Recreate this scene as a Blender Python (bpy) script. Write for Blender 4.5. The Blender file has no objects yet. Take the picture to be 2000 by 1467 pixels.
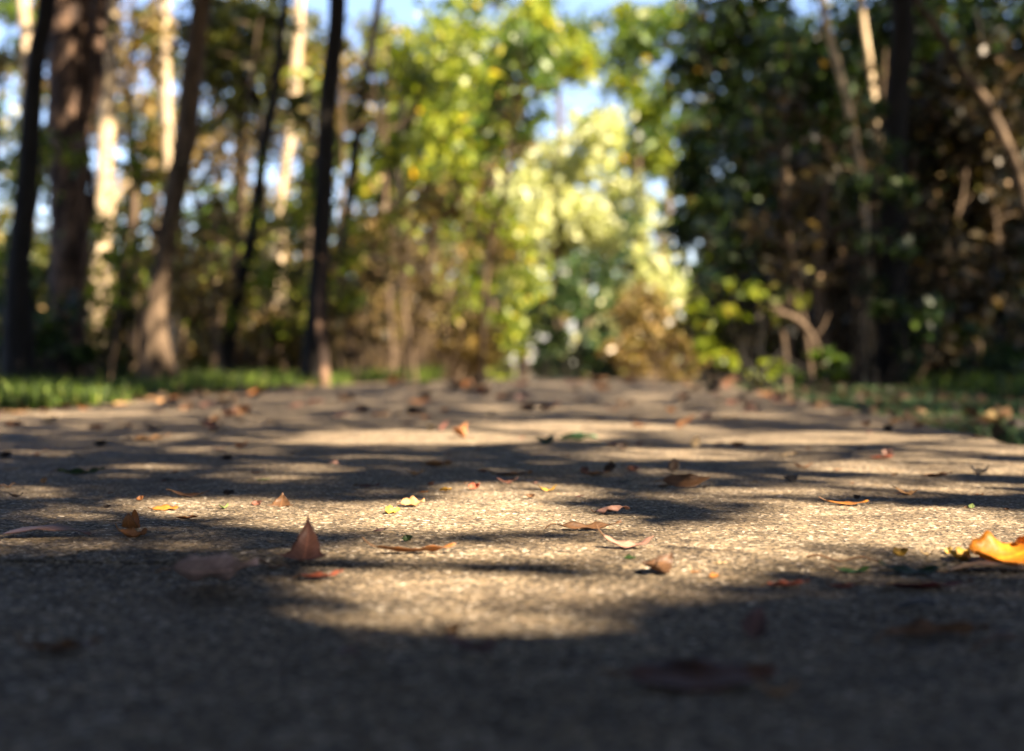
import bpy, math
import numpy as np
R = np.random.default_rng(11)
col = bpy.context.scene.collection
# ------------------------------------------------------------------ camera model
F = 50 / 36 * 2000.0                       # focal length in photo pixels (2000 wide)
TH, PH = math.radians(3.75), math.radians(0.732)
CAM = np.array([0, 0, 0.16])
FW = np.array([-math.sin(TH) * math.cos(PH), math.cos(TH) * math.cos(PH), -math.sin(PH)])
RT = np.array([math.cos(TH), math.sin(TH), 0.0])
UP = np.cross(RT, FW)
S = np.array([0.56, -0.44, 0.70]); S /= np.linalg.norm(S)      # towards the sun


def W(px, py, D):
    return CAM + FW * D + RT * ((px - 1000) / F * D) + UP * ((733.5 - py) / F * D)


def proj(P):
    q = P - CAM
    d = q @ FW
    dd = np.where(np.abs(d) < 1e-3, 1e-3, d)
    return 1000 + (q @ RT) / dd * F, 733.5 - (q @ UP) / dd * F, d


def sstep(a, b, x):
    t = np.clip((x - a) / (b - a), 0, 1)
    return t * t * (3 - 2 * t)


PL, PR = -1.72, 0.765                      # path edges


def crest(y):
    y = np.asarray(y, float)
    u = np.clip(y - 8, 0, 14)
    z = -0.00145 * u * u
    z = z - 0.0406 * np.clip(y - 22, 0, 18)
    v = np.clip(y - 40, 0, 30)
    return z - (0.0406 * v - 0.0406 / 60 * v * v)


def pathz(x, y):
    xc = (x - (PL + PR) / 2) / ((PR - PL) / 2)
    return crest(y) - 0.030 * sstep(5, 13, np.asarray(y, float)) * np.minimum(xc * xc, 2)


def groundz(x, y):
    x = np.asarray(x, float); y = np.asarray(y, float)
    off = np.maximum(np.maximum(PL - x, x - PR), 0)
    base = pathz(np.clip(x, PL, PR), y) - 0.02
    return (base + sstep(0.1, 1.4, off) * (0.012 * np.sin(2.1 * x + 1.3 * y) + 0.02 * np.sin(0.9 * y - 1.7 * x + 1))
            + 0.05 * sstep(2, 6, off) * np.sin(0.6 * x + 0.45 * y) + 0.03 * sstep(0.3, 3, off))


def G(px, py):                              # pixel -> point of the ground (flat part of the path)
    d = FW + RT * ((px - 1000) / F) + UP * ((733.5 - py) / F)
    t = -CAM[2] / d[2]
    P = CAM + d * t
    for _ in range(12):
        P = CAM + d * t
        t += (P[2] - pathz(P[0], P[1])) / max(-d[2], 0.02) * 0.6
    return CAM + d * t


# ------------------------------------------------------------------ helpers
def tag(o, label=None, cat=None, group=None, kind=None):
    for k, v in (('label', label), ('category', cat), ('group', group), ('kind', kind)):
        if v:
            o[k] = v
    return o


def empty(name, loc):
    o = bpy.data.objects.new(name, None)
    o.location = loc; o.empty_display_size = 0.05
    col.objects.link(o)
    return o


def mesh(name, V, Fq, mat, parent=None, smooth=False):
    """V n x 3 world points, Fq m x 4 (or m x 3) vertex numbers"""
    V = np.asarray(V, np.float32); Fq = np.asarray(Fq, np.int32)
    me = bpy.data.meshes.new(name)
    me.vertices.add(len(V)); me.vertices.foreach_set('co', V.ravel())
    k = Fq.shape[1]
    me.loops.add(Fq.size); me.loops.foreach_set('vertex_index', Fq.ravel())
    me.polygons.add(len(Fq)); me.polygons.foreach_set('loop_start', np.arange(0, Fq.size, k, dtype=np.int32))
    me.update(calc_edges=True)
    if smooth:
        me.polygons.foreach_set('use_smooth', np.ones(len(Fq), bool))
    me.materials.append(mat)
    o = bpy.data.objects.new(name, me)
    col.objects.link(o)
    if parent is not None:
        o.parent = parent
        o.location = -np.array(parent.location)
    return o


class Geo:
    def __init__(s): s.V, s.F, s.n = [], [], 0

    def add(s, V, Fq):
        s.V.append(np.asarray(V, float)); s.F.append(np.asarray(Fq, int) + s.n); s.n += len(V)

    def tube(s, pts, rad, sides=10, rough=0.0, sub=0):
        pts = np.asarray(pts, float); rad = np.asarray(rad, float)
        if sub:
            t = np.linspace(0, len(pts) - 1, sub); i = np.clip(t.astype(int), 0, len(pts) - 2); f = (t - i)
            p0 = pts[np.clip(i - 1, 0, None)]; p1 = pts[i]; p2 = pts[i + 1]; p3 = pts[np.clip(i + 2, None, len(pts) - 1)]
            f = f[:, None]
            pts = 0.5 * (2 * p1 + (p2 - p0) * f + (2 * p0 - 5 * p1 + 4 * p2 - p3) * f ** 2 + (3 * p1 - p0 - 3 * p2 + p3) * f ** 3)
            rad = rad[i] * (1 - f[:, 0]) + rad[i + 1] * f[:, 0]
        n = len(pts)
        tan = np.gradient(pts, axis=0); tan /= np.linalg.norm(tan, axis=1)[:, None] + 1e-9
        ref = np.array([1.0, 0, 0]) if abs(tan[0][0]) < 0.8 else np.array([0, 1.0, 0])
        a = np.cross(tan, ref); a /= np.linalg.norm(a, axis=1)[:, None] + 1e-9
        b = np.cross(tan, a)
        ang = np.arange(sides) * 2 * math.pi / sides
        rr = rad[:, None] * (1 + rough * R.normal(size=(n, sides)))
        V = pts[:, None, :] + rr[:, :, None] * (np.cos(ang)[None, :, None] * a[:, None, :] + np.sin(ang)[None, :, None] * b[:, None, :])
        idx = np.arange(n * sides).reshape(n, sides)
        q = np.stack([idx[:-1], np.roll(idx[:-1], -1, 1), np.roll(idx[1:], -1, 1), idx[1:]], -1).reshape(-1, 4)
        V = V.reshape(-1, 3)
        V = np.vstack([V, pts[-1] + tan[-1] * rad[-1]])
        tip = len(V) - 1; last = idx[-1]
        cap = np.stack([last, np.roll(last, -1), np.full(sides, tip), np.full(sides, tip)], -1)
        s.add(V, q)
        s.cap = cap
        return pts

    def build(s, name, mat, parent=None, smooth=True):
        return mesh(name, np.vstack(s.V), np.vstack(s.F), mat, parent, smooth)


# ------------------------------------------------------------------ materials
def newmat(name):
    m = bpy.data.materials.new(name); m.use_nodes = True
    nt = m.node_tree; nt.nodes.clear()
    return m, nt, nt.nodes.new


def ramp(nt, fac, stops, interp='LINEAR'):
    r = nt.nodes.new('ShaderNodeValToRGB'); e = r.color_ramp.elements
    r.color_ramp.interpolation = interp
    while len(e) < len(stops): e.new(0.5)
    for k, (p, c) in enumerate(stops):
        e[k].position = p; e[k].color = (*c, 1)
    nt.links.new(fac, r.inputs[0])
    return r.outputs[0]


def leaf_mat(name, stops, trans=0.4, rough=0.42, tint=(1.3, 1.25, 0.6)):
    m, nt, N = newmat(name)
    L = nt.links.new
    geo = N('ShaderNodeNewGeometry')
    stops = [(p ** .5, tuple(np.minimum(np.array(c) * (.75 + .55 * p), .8))) for p, c in stops]     # mostly dark leaves and few bright ones, imitating shade gaps and sun flecks
    c = ramp(nt, geo.outputs['Random Per Island'], stops)
    p = N('ShaderNodeBsdfPrincipled'); p.inputs['Roughness'].default_value = rough
    p.inputs['Specular IOR Level'].default_value = 0.45
    L(c, p.inputs['Base Color'])
    t = N('ShaderNodeBsdfTranslucent')
    mu = N('ShaderNodeMix'); mu.data_type = 'RGBA'; mu.blend_type = 'MULTIPLY'; mu.inputs[0].default_value = 1
    L(c, mu.inputs[6]); mu.inputs[7].default_value = (*tint, 1)
    L(mu.outputs[2], t.inputs[0])
    mx = N('ShaderNodeMixShader'); mx.inputs[0].default_value = trans
    L(p.outputs[0], mx.inputs[1]); L(t.outputs[0], mx.inputs[2])
    o = N('ShaderNodeOutputMaterial'); L(mx.outputs[0], o.inputs[0])
    return m


def noise_mat(name, stops, scale, rough=0.85, bump=0.3, bdist=0.01, stretch=(1, 1, 1), detail=6, spec=0.3):
    m, nt, N = newmat(name); L = nt.links.new
    tc = N('ShaderNodeTexCoord'); mp = N('ShaderNodeMapping'); mp.inputs['Scale'].default_value = stretch
    L(tc.outputs['Object'], mp.inputs[0])
    n = N('ShaderNodeTexNoise'); n.inputs['Scale'].default_value = scale; n.inputs['Detail'].default_value = detail
    n.inputs['Roughness'].default_value = 0.65
    L(mp.outputs[0], n.inputs[0])
    c = ramp(nt, n.outputs[0], stops)
    p = N('ShaderNodeBsdfPrincipled'); p.inputs['Roughness'].default_value = rough
    p.inputs['Specular IOR Level'].default_value = spec
    L(c, p.inputs['Base Color'])
    b = N('ShaderNodeBump'); b.inputs['Strength'].default_value = bump; b.inputs['Distance'].default_value = bdist
    L(n.outputs[0], b.inputs['Height']); L(b.outputs[0], p.inputs['Normal'])
    o = N('ShaderNodeOutputMaterial'); L(p.outputs[0], o.inputs[0])
    return m


def dry_leaf_mat(name, c, trans=0.22):
    """one fallen leaf's colour: mottled blade with paler veins and brown spots"""
    m, nt, N = newmat(name); L = nt.links.new
    c = np.array(c)
    tc = N('ShaderNodeTexCoord'); oi = N('ShaderNodeObjectInfo')
    n = N('ShaderNodeTexNoise'); n.noise_dimensions = '4D'; n.inputs['Scale'].default_value = 70; n.inputs['Detail'].default_value = 5
    mm = N('ShaderNodeMath'); mm.operation = 'MULTIPLY'; mm.inputs[1].default_value = 40
    L(oi.outputs['Random'], mm.inputs[0]); L(mm.outputs[0], n.inputs['W']); L(tc.outputs['Object'], n.inputs[0])
    cc = ramp(nt, n.outputs[0], [(0.28, tuple(c * 0.45)), (0.47, tuple(c * 0.9)), (0.62, tuple(np.minimum(c * 1.15, 0.9))), (0.8, tuple(np.minimum(c * 1.45 + 0.015, 0.9)))])
    def at(k):
        a_ = N('ShaderNodeAttribute'); a_.attribute_name = k; return a_.outputs['Fac']
    def mth(op, x, y, z=None):
        q_ = N('ShaderNodeMath'); q_.operation = op
        for i_, v_ in enumerate((x, y, z)):
            if v_ is None: continue
            if isinstance(v_, (int, float)): q_.inputs[i_].default_value = v_
            else: L(v_, q_.inputs[i_])
        return q_.outputs[0]
    lv = mth('ABSOLUTE', at('across'), 0)
    side = mth('FRACT', mth('SUBTRACT', mth('MULTIPLY', at('along'), 9), mth('MULTIPLY', lv, 1.7)), 0)
    mid = ramp(nt, lv, [(0, (1.5, 1.45, 1.4)), (.07, (1.4, 1.36, 1.3)), (.11, (1, 1, 1)), (.78, (1, 1, 1)), (1, (.62, .6, .58))])
    sec = ramp(nt, side, [(0, (1.22, 1.2, 1.16)), (.09, (1, 1, 1)), (.5, (.92, .91, .9)), (.93, (1, 1, 1)), (1, (1.22, 1.2, 1.16))])
    for x_ in (mid, sec):
        q_ = N('ShaderNodeMix'); q_.data_type = 'RGBA'; q_.blend_type = 'MULTIPLY'; q_.inputs[0].default_value = 1
        L(cc, q_.inputs[6]); L(x_, q_.inputs[7]); cc = q_.outputs[2]
    p = N('ShaderNodeBsdfPrincipled'); p.inputs['Roughness'].default_value = 0.5; p.inputs['Specular IOR Level'].default_value = 0.4
    L(cc, p.inputs['Base Color'])
    b = N('ShaderNodeBump'); b.inputs['Strength'].default_value = 0.35; b.inputs['Distance'].default_value = 0.0015
    n2 = N('ShaderNodeTexNoise'); n2.inputs['Scale'].default_value = 260; L(tc.outputs['Object'], n2.inputs[0])
    L(n2.outputs[0], b.inputs['Height']); L(b.outputs[0], p.inputs['Normal'])
    t = N('ShaderNodeBsdfTranslucent'); L(cc, t.inputs[0])
    mx = N('ShaderNodeMixShader'); mx.inputs[0].default_value = trans
    L(p.outputs[0], mx.inputs[1]); L(t.outputs[0], mx.inputs[2])
    o = N('ShaderNodeOutputMaterial'); L(mx.outputs[0], o.inputs[0])
    return m


M = {}
M['olive'] = leaf_mat('olive_foliage', [(0, (.035, .042, .008)), (.5, (.09, .10, .014)), (.85, (.17, .17, .03)), (1, (.30, .22, .07))])
M['green'] = leaf_mat('green_foliage', [(0, (.03, .06, .010)), (.5, (.075, .13, .015)), (.9, (.15, .21, .025)), (1, (.34, .24, .03))])
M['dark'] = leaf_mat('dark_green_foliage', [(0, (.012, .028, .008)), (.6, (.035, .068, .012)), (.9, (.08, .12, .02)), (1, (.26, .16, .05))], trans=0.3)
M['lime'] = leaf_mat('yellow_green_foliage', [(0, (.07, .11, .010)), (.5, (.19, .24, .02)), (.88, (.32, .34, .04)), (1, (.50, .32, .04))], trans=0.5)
M['teal'] = leaf_mat('blue_green_foliage', [(0, (.016, .038, .014)), (.6, (.045, .085, .024)), (.85, (.10, .15, .04)), (1, (.30, .28, .10))], trans=0.3)
M['brown'] = leaf_mat('brown_autumn_foliage', [(0, (.07, .05, .015)), (.4, (.17, .12, .035)), (.7, (.28, .19, .07)), (.88, (.44, .30, .14)), (1, (.17, .20, .02))], trans=0.4)
M['pale'] = leaf_mat('pale_sunlit_foliage', [(0, (.32, .36, .15)), (.5, (.50, .51, .25)), (1, (.66, .62, .38))], trans=0.5, tint=(1.2, 1.2, .65))  # leaf colour brightened to paint in the sun glow of the gap
M['canopy'] = leaf_mat('overhead_foliage', [(0, (.02, .036, .010)), (1, (.045, .07, .014))], trans=0.08)
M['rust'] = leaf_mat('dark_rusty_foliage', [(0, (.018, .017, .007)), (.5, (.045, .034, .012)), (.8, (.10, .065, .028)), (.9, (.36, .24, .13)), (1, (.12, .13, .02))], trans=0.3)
M['grass'] = leaf_mat('grass_blades', [(0, (.018, .030, .006)), (.55, (.05, .085, .010)), (.85, (.16, .25, .016)), (.95, (.25, .30, .04)), (1, (.26, .19, .09))], trans=0.45, rough=.6)
M['turf'] = leaf_mat('short_verge_turf', [(0, (.03, .065, .025)), (.6, (.06, .125, .042)), (.93, (.10, .16, .05)), (1, (.15, .11, .06))], trans=0.3, rough=.65)
M['litter'] = leaf_mat('forest_leaf_litter', [(0, (.05, .03, .018)), (.5, (.12, .07, .04)), (.85, (.22, .13, .07)), (1, (.30, .22, .10))], trans=0.15)
M['bark_dark'] = noise_mat('shade_dark_bark', [(.3, (.004, .003, .0025)), (.5, (.010, .008, .006)), (.7, (.024, .017, .012))], 22, stretch=(1, 1, .25), bump=.8, bdist=.02)  # bark colour lowered to put the trunks' shade into it
M['bark_pine'] = noise_mat('reddish_pine_bark', [(.38, (.02, .012, .009)), (.5, (.07, .042, .028)), (.6, (.20, .12, .075)), (.75, (.34, .22, .14))], 14, stretch=(1, 1, .35), bump=.9, bdist=.03)
M['bark_pale'] = noise_mat('sunlit_tan_bark', [(.3, (.20, .14, .08)), (.5, (.42, .32, .20)), (.7, (.55, .44, .30))], 18, stretch=(1, 1, .3), bump=.5, bdist=.01)  # bark colour raised to carry the light on sunlit trunks
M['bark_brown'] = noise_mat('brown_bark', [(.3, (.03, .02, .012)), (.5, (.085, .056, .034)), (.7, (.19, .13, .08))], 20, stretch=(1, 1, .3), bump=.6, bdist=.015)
M['stalk'] = noise_mat('dry_leaf_stalk', [(.3, (.07, .04, .02)), (.7, (.20, .11, .06))], 200, bump=.1)
M['ground'] = noise_mat('forest_soil', [(.3, (.035, .026, .016)), (.5, (.075, .052, .030)), (.62, (.06, .065, .02)), (.75, (.14, .095, .055))], 5, detail=10, bump=.6, bdist=.03)


def path_mat():
    m, nt, N = newmat('exposed_aggregate_paving'); L = nt.links.new
    tc = N('ShaderNodeTexCoord')
    v = N('ShaderNodeTexVoronoi'); v.inputs['Scale'].default_value = 300; L(tc.outputs['Object'], v.inputs[0])
    sep = N('ShaderNodeSeparateColor'); L(v.outputs['Color'], sep.inputs[0])
    stones = ramp(nt, sep.outputs[0], [(0, (.045, .038, .031)), (.3, (.115, .091, .064)), (.6, (.195, .152, .100)), (.85, (.27, .215, .145)), (.95, (.40, .33, .24)), (1, (.58, .52, .43))])
    n1 = N('ShaderNodeTexNoise'); n1.inputs['Scale'].default_value = 900; n1.inputs['Detail'].default_value = 3; L(tc.outputs['Object'], n1.inputs[0])
    g = ramp(nt, n1.outputs[0], [(.35, (.55, .53, .50)), (.65, (1.25, 1.2, 1.15))])
    a = N('ShaderNodeMix'); a.data_type = 'RGBA'; a.blend_type = 'MULTIPLY'; a.inputs[0].default_value = .6
    L(stones, a.inputs[6]); L(g, a.inputs[7])
    n2 = N('ShaderNodeTexNoise'); n2.inputs['Scale'].default_value = 4.5; n2.inputs['Detail'].default_value = 7; n2.inputs['Roughness'].default_value = .7; L(tc.outputs['Object'], n2.inputs[0])
    st = ramp(nt, n2.outputs[0], [(.3, (.42, .40, .39)), (.45, (.85, .83, .82)), (.6, (1, 1, 1)), (.75, (1.15, 1.06, .93))])
    n3 = N('ShaderNodeTexNoise'); n3.inputs['Scale'].default_value = 26; n3.inputs['Detail'].default_value = 4; L(tc.outputs['Object'], n3.inputs[0])
    s3 = ramp(nt, n3.outputs[0], [(.34, (.62, .60, .58)), (.5, (1, 1, 1)), (.68, (1.18, 1.12, 1.02))])
    a2 = N('ShaderNodeMix'); a2.data_type = 'RGBA'; a2.blend_type = 'MULTIPLY'; a2.inputs[0].default_value = .7
    L(a.outputs[2], a2.inputs[6]); L(s3, a2.inputs[7])
    b = N('ShaderNodeMix'); b.data_type = 'RGBA'; b.blend_type = 'MULTIPLY'; b.inputs[0].default_value = .9
    L(a2.outputs[2], b.inputs[6]); L(st, b.inputs[7])
    p = N('ShaderNodeBsdfPrincipled'); p.inputs['Roughness'].default_value = .75; p.inputs['Specular IOR Level'].default_value = .2
    L(b.outputs[2], p.inputs['Base Color'])
    rr = N('ShaderNodeMapRange'); rr.inputs[3].default_value = .95; rr.inputs[4].default_value = .5
    L(sep.outputs[1], rr.inputs[0]); L(rr.outputs[0], p.inputs['Roughness'])
    bu = N('ShaderNodeBump'); bu.inputs['Strength'].default_value = .7; bu.inputs['Distance'].default_value = .0012
    L(n1.outputs[0], bu.inputs['Height']); L(bu.outputs[0], p.inputs['Normal'])
    o = N('ShaderNodeOutputMaterial'); L(p.outputs[0], o.inputs[0])
    return m


M['path'] = path_mat()

# ------------------------------------------------------------------ where the sun reaches the ground
# patches of sunlight on the path: gaps left in the leaf canopy overhead (px, py, half width, half height, how open)
PATCH = [(800, 856, 230, 12, 1), (1180, 833, 250, 6, 1), (1640, 856, 340, 12, .95), (1870, 868, 130, 14, .9), (1300, 888, 190, 8, .9),
         (1800, 912, 240, 12, .95), (560, 922, 100, 10, .8), (290, 915, 110, 9, .6), (1830, 956, 230, 9, .9), (1010, 962, 140, 12, .95),
         (480, 990, 230, 16, .9), (640, 1012, 140, 18, .95), (880, 1005, 220, 32, 1), (1760, 1020, 270, 34, 1), (1450, 1062, 220, 30, .95),
         (1450, 968, 150, 9, .8), (1050, 1075, 110, 12, 1), (790, 1135, 160, 20, 1), (980, 1190, 320, 42, .93), (1180, 1150, 190, 20, .85), (700, 1195, 90, 14, .5), (1560, 1085, 130, 14, .7), (200, 985, 60, 8, .6), (720, 1055, 60, 8, .8), (330, 1075, 80, 6, .5), (1330, 1015, 60, 8, .7), (450, 880, 120, 5, .5), (700, 900, 90, 5, .6), (900, 915, 120, 5, .6), (1640, 935, 200, 4, .6), (560, 800, 120, 3, .5), (1000, 795, 150, 3, .5), (1420, 812, 90, 4, .7), (1345, 1118, 85, 24, .9),
         (1930, 1165, 120, 14, .6), (1130, 851, 60, 7, 1), (80, 1066, 110, 9, .75), (160, 1012, 100, 8, .5), (60, 965, 90, 8, .6), (1000, 1232, 230, 18, .8), (500, 1140, 90, 10, .6), (1560, 1130, 90, 10, .45), (1345, 930, 70, 7, .7), (1270, 775, 60, 4, .8), (180, 806, 200, 5, .8), (300, 855, 60, 6, .8), (300, 1052, 110, 10, .6),
         (1650, 890, 200, 6, .6), (1290, 1170, 150, 16, .5), (1100, 1020, 130, 14, .9), (1150, 930, 160, 6, .5), (760, 1075, 130, 10, .8), (1950, 1075, 120, 24, 1)]
PE = []
for px, py, rx, ry, k in PATCH:
    if py < 985: ry *= 1.3
    a, b_, c_ = G(px, py - ry), G(px, py + ry), G(px, py)
    half = np.linalg.norm(a - b_) / 2
    sc = np.linalg.norm(c_ - CAM) / F
    PE.append((*((a + b_) / 2)[:2], rx * sc + .03, half + .035, k))
PE = np.array(PE)


def open_at(x, y):
    o = np.zeros(len(x))
    cx, sx = RT[0], RT[1]
    for ex, ey, a, b_, k in PE:
        dx, dy = x - ex, y - ey
        u, v = (dx * cx + dy * sx) / a, (-dx * sx + dy * cx) / b_
        o = np.maximum(o, k * (1 - sstep(.8, 1.15, np.sqrt(u * u + v * v))))
    return o


# sunlit spots on trunks and shrubs: (px, py, D, radius m)
SPOT = [(130, 60, 11, .16), (135, 130, 11, .14), (130, 270, 11, .17), (140, 310, 11, .15), (130, 570, 11, .10), (137, 640, 11, .09), (190, 100, 11, .10), (165, 250, 11, .1),
        (205, 300, 13, .2), (205, 360, 13, .2), (205, 420, 13, .22), (203, 470, 13, .18), (45, 20, 15, .25), (50, 80, 15, .22), (325, 110, 17, .25), (322, 170, 17, .25),
        (302, 600, 10, .12), (300, 640, 10, .16), (305, 670, 10, .15), (280, 640, 10, .1), (335, 700, 10, .12), (300, 470, 10, .1), (340, 500, 10, .12),
        (580, 120, 18, .3), (575, 180, 18, .3), (548, 380, 18, .4), (545, 470, 18, .4), (632, 690, 9, .1), (633, 730, 9, .1), (636, 300, 12, .1), (655, 330, 30, 1.2),
        (1638, 150, 9, .1), (1645, 180, 9, .12), (1608, 20, 9, .1), (1690, 60, 10, .12), (1696, 95, 10, .1), (1892, 165, 9, .1), (1915, 200, 9, .12), (1542, 616, 8, .05), (1562, 630, 8, .05), (1582, 655, 8, .06),
        (1690, 640, 9, .1), (1690, 680, 9, .1), (1740, 380, 9, .1), (1740, 430, 9, .1), (1730, 470, 9, .08), (1660, 508, 9, .14), (1625, 515, 9, .09), (1600, 520, 9, .1),
        (1830, 490, 9, .12), (1800, 640, 9, .12), (1815, 690, 9, .14), (1845, 240, 9, .15), (1860, 330, 9, .1), (1930, 410, 9, .1), (1940, 600, 9, .1), (1540, 690, 8, .1), (1900, 720, 8, .12),
        (1480, 730, 8, .35), (1620, 735, 8, .3), (1560, 730, 8, .3), (1440, 580, 11, .5), (1530, 715, 8.5, .2), (1600, 740, 8, .2), (520, 725, 9.5, .55), (450, 728, 9.5, .4), (600, 730, 9.2, .5), (480, 722, 9.8, .5), (560, 722, 9.6, .5), (650, 735, 9, .4), (710, 738, 12, .5), (770, 735, 13, .5), (850, 725, 14, .6), (915, 715, 14.5, .4), (390, 755, 7.5, .25), (330, 750, 8, .15), (140, 795, 5, .3), (90, 790, 5, .15),
        (430, 440, 14, .7), (420, 380, 14, .6), (730, 300, 17, .6), (790, 90, 17, .8), (700, 90, 17, .6), (900, 80, 17, .6), (960, 190, 20, .8), (880, 250, 17, .6), (870, 360, 17, .8),
        (860, 560, 14, .5), (830, 680, 14, .35), (920, 500, 18, 1), (950, 560, 18, .9), (990, 420, 18, 1.), (720, 640, 14, .3), (870, 690, 13, .5), (400, 660, 13, .35), (480, 640, 13, .3), (180, 560, 13, .15), (30, 230, 14, .3), (260, 60, 14, .4), (200, 600, 13, .3)]
SR = np.random.default_rng(21)
SPOT += [(SR.uniform(330, 860), SR.uniform(470, 725), SR.uniform(12, 16), SR.uniform(.2, .4)) for k in range(26)]
SPOT += [(SR.uniform(1540, 2000), SR.uniform(120, 725), SR.uniform(8.8, 10.5), SR.uniform(.07, .16)) for k in range(44)]
SPOT += [(SR.uniform(20, 460), SR.uniform(20, 700), SR.uniform(12, 15), SR.uniform(.12, .25)) for k in range(24)]
SP = np.array([[*W(a, b, d), r] for a, b, d, r in SPOT])


def keep(P):
    """leaves that stay: the rest would shade a spot the photograph shows in the sun"""
    k = np.ones(len(P), bool)
    for x, y, z, r in SP:
        q = P - np.array([x, y, z])
        t = q @ S
        d2 = (q * q).sum(1) - t * t
        k &= ~((t > r * 1.3 + .05) & (d2 < r * r))
    t = P[:, 2] / S[2]
    g = P - S * t[:, None]
    return k & (R.random(len(P)) >= open_at(g[:, 0], g[:, 1]) * (P[:, 2] > .25))


def leaves(P, size, wid=.55, up=0.35):
    """one bent four-cornered leaf per point"""
    n = len(P)
    d = R.normal(size=(n, 3)); d /= np.linalg.norm(d, axis=1)[:, None]
    nn = R.normal(size=(n, 3)); nn[:, 2] += up * 2
    s = np.cross(d, nn); s /= np.linalg.norm(s, axis=1)[:, None] + 1e-9
    nn = np.cross(s, d)
    L = size * R.uniform(.6, 1.35, n)[:, None]
    b, t = P - d * L / 2, P + d * L / 2 - nn * L * .12
    m = P - d * L * .08 + nn * L * .06
    w = L * wid / 2
    V = np.stack([b, m + s * w, t, m - s * w], 1).reshape(-1, 3)
    return V, np.arange(4 * n).reshape(n, 4)


COV = 2.3


def blob(px, py, rx, ry, D, size, cov, spread=.30, deep=.9):
    """leaf points in clumps through an ellipsoid seen at (px, py) from D metres"""
    c = W(px, py, D)
    ra, rb = rx * D / F, ry * D / F
    rd = max(min(ra, rb), .35) * deep
    area = math.pi * ra * rb
    n = int(COV * cov * area / (.28 * size * size))
    k = max(6, int(n / 60))
    u = R.normal(size=(k, 3)); u /= np.linalg.norm(u, axis=1)[:, None]
    u *= R.random(k)[:, None] ** (1 / 2.2) * np.exp(.22 * R.normal(size=(k, 1)))
    C = c + RT * (u[:, :1] * ra) + np.array([0, 0, 1]) * (u[:, 1:2] * rb) + FW * (u[:, 2:] * rd)
    i = R.integers(0, k, n)
    P = C[i] + R.normal(size=(n, 3)) * spread * np.array([1, 1, .7]) * min(ra, rb, 1.2)
    return P, C


# ------------------------------------------------------------------ ground and path
def sheet(name, xs, ys, zf, mat, kind, label, cat):
    X, Y = np.meshgrid(xs, ys)
    Z = zf(X, Y)
    idx = np.arange(X.size).reshape(X.shape)
    q = np.stack([idx[:-1, :-1], idx[:-1, 1:], idx[1:, 1:], idx[1:, :-1]], -1).reshape(-1, 4)
    o = mesh(name, np.stack([X, Y, Z], -1).reshape(-1, 3), q, mat, None, True)
    return tag(o, label, cat, None, kind)


gx = np.concatenate([[-400, -200, -100, -60, -40], np.arange(-30, -6, .6), np.arange(-6, 6, .12), np.arange(6, 30, .6), [40, 60, 100, 200, 400]])
gy = np.concatenate([[-200, -100, -50, -25], np.arange(-12, 0, .5), np.arange(0, 16, .12), np.arange(16, 40, .5), np.arange(40, 90, 2), [100, 150, 250, 500]])
sheet('ground', gx, gy, groundz, M['ground'], 'structure', 'dark forest soil under the trees on both sides of the path', 'ground')

ry = [.3]
while ry[-1] < 6.5:
    y = ry[-1]
    ry.append(y + (.0018 if 1.0 < y < 1.17 else .0042 * max(y, .75)))
rows = np.concatenate([[-6, -4, -3, -2, -1, -.4, 0, .2], ry, np.arange(6.6, 16, .06), np.arange(16, 60, .8)])
cols = np.concatenate([np.arange(PL, -.74, .0034), np.arange(-.74, .56, .0018), np.linspace(.56, PR, 62)])


def hsh(i, j, k):
    h = (i * 374761393 + j * 668265263 + k * 1442695041) & 0xffffffff
    h = ((h ^ (h >> 13)) * 1274126177) & 0xffffffff
    h = (h ^ (h >> 16)) & 0xffffffff
    return h / 4294967295.0


def grit(X, Y):
    c = .0034
    gi, gj = np.floor(X / c).astype(np.int64), np.floor(Y / c).astype(np.int64)
    best = np.zeros(X.shape)
    for di in (-1, 0, 1):
        for dj in (-1, 0, 1):
            i, j = gi + di, gj + dj
            fx, fy = (i + hsh(i, j, 1)) * c, (j + hsh(i, j, 2)) * c
            r = c * (.45 + .5 * hsh(i, j, 3))
            d2 = ((X - fx) ** 2 + (Y - fy) ** 2) / (r * r)
            best = np.maximum(best, np.sqrt(np.clip(1 - d2, 0, 1)) * (.25 + hsh(i, j, 4) ** 2) * .0012)
    return best


def path_height(X, Y):
    Z = pathz(X, Y)
    near = (Y > .25) & (Y < 6.6)
    g = np.zeros(X.shape)
    r0 = np.where(near.any(1))[0]
    g[r0] = grit(X[r0], Y[r0])
    Z = Z + g - .0004
    Z += .0012 * np.sin(7 * X + 3 * Y) * np.sin(5.1 * Y - 2 * X) + .0008 * np.sin(23 * X + 1) * np.sin(19 * Y)
    yj = 1.085 - .014 * (X + .36) + .004 * np.sin(14 * X) + .002 * np.sin(41 * X)           # the joint across the slab
    Z -= .007 * np.exp(-((Y - yj) / .0045) ** 2)
    e = np.minimum(X - PL, PR - X)
    Z -= .03 * (1 - sstep(-.001, .012, e + .006 * np.sin(13 * Y) + .004 * np.sin(31 * Y + 2)))
    return Z


sheet('path', cols, rows, path_height, M['path'], 'structure', 'grey and tan exposed aggregate path with a joint across it', 'path')

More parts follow.
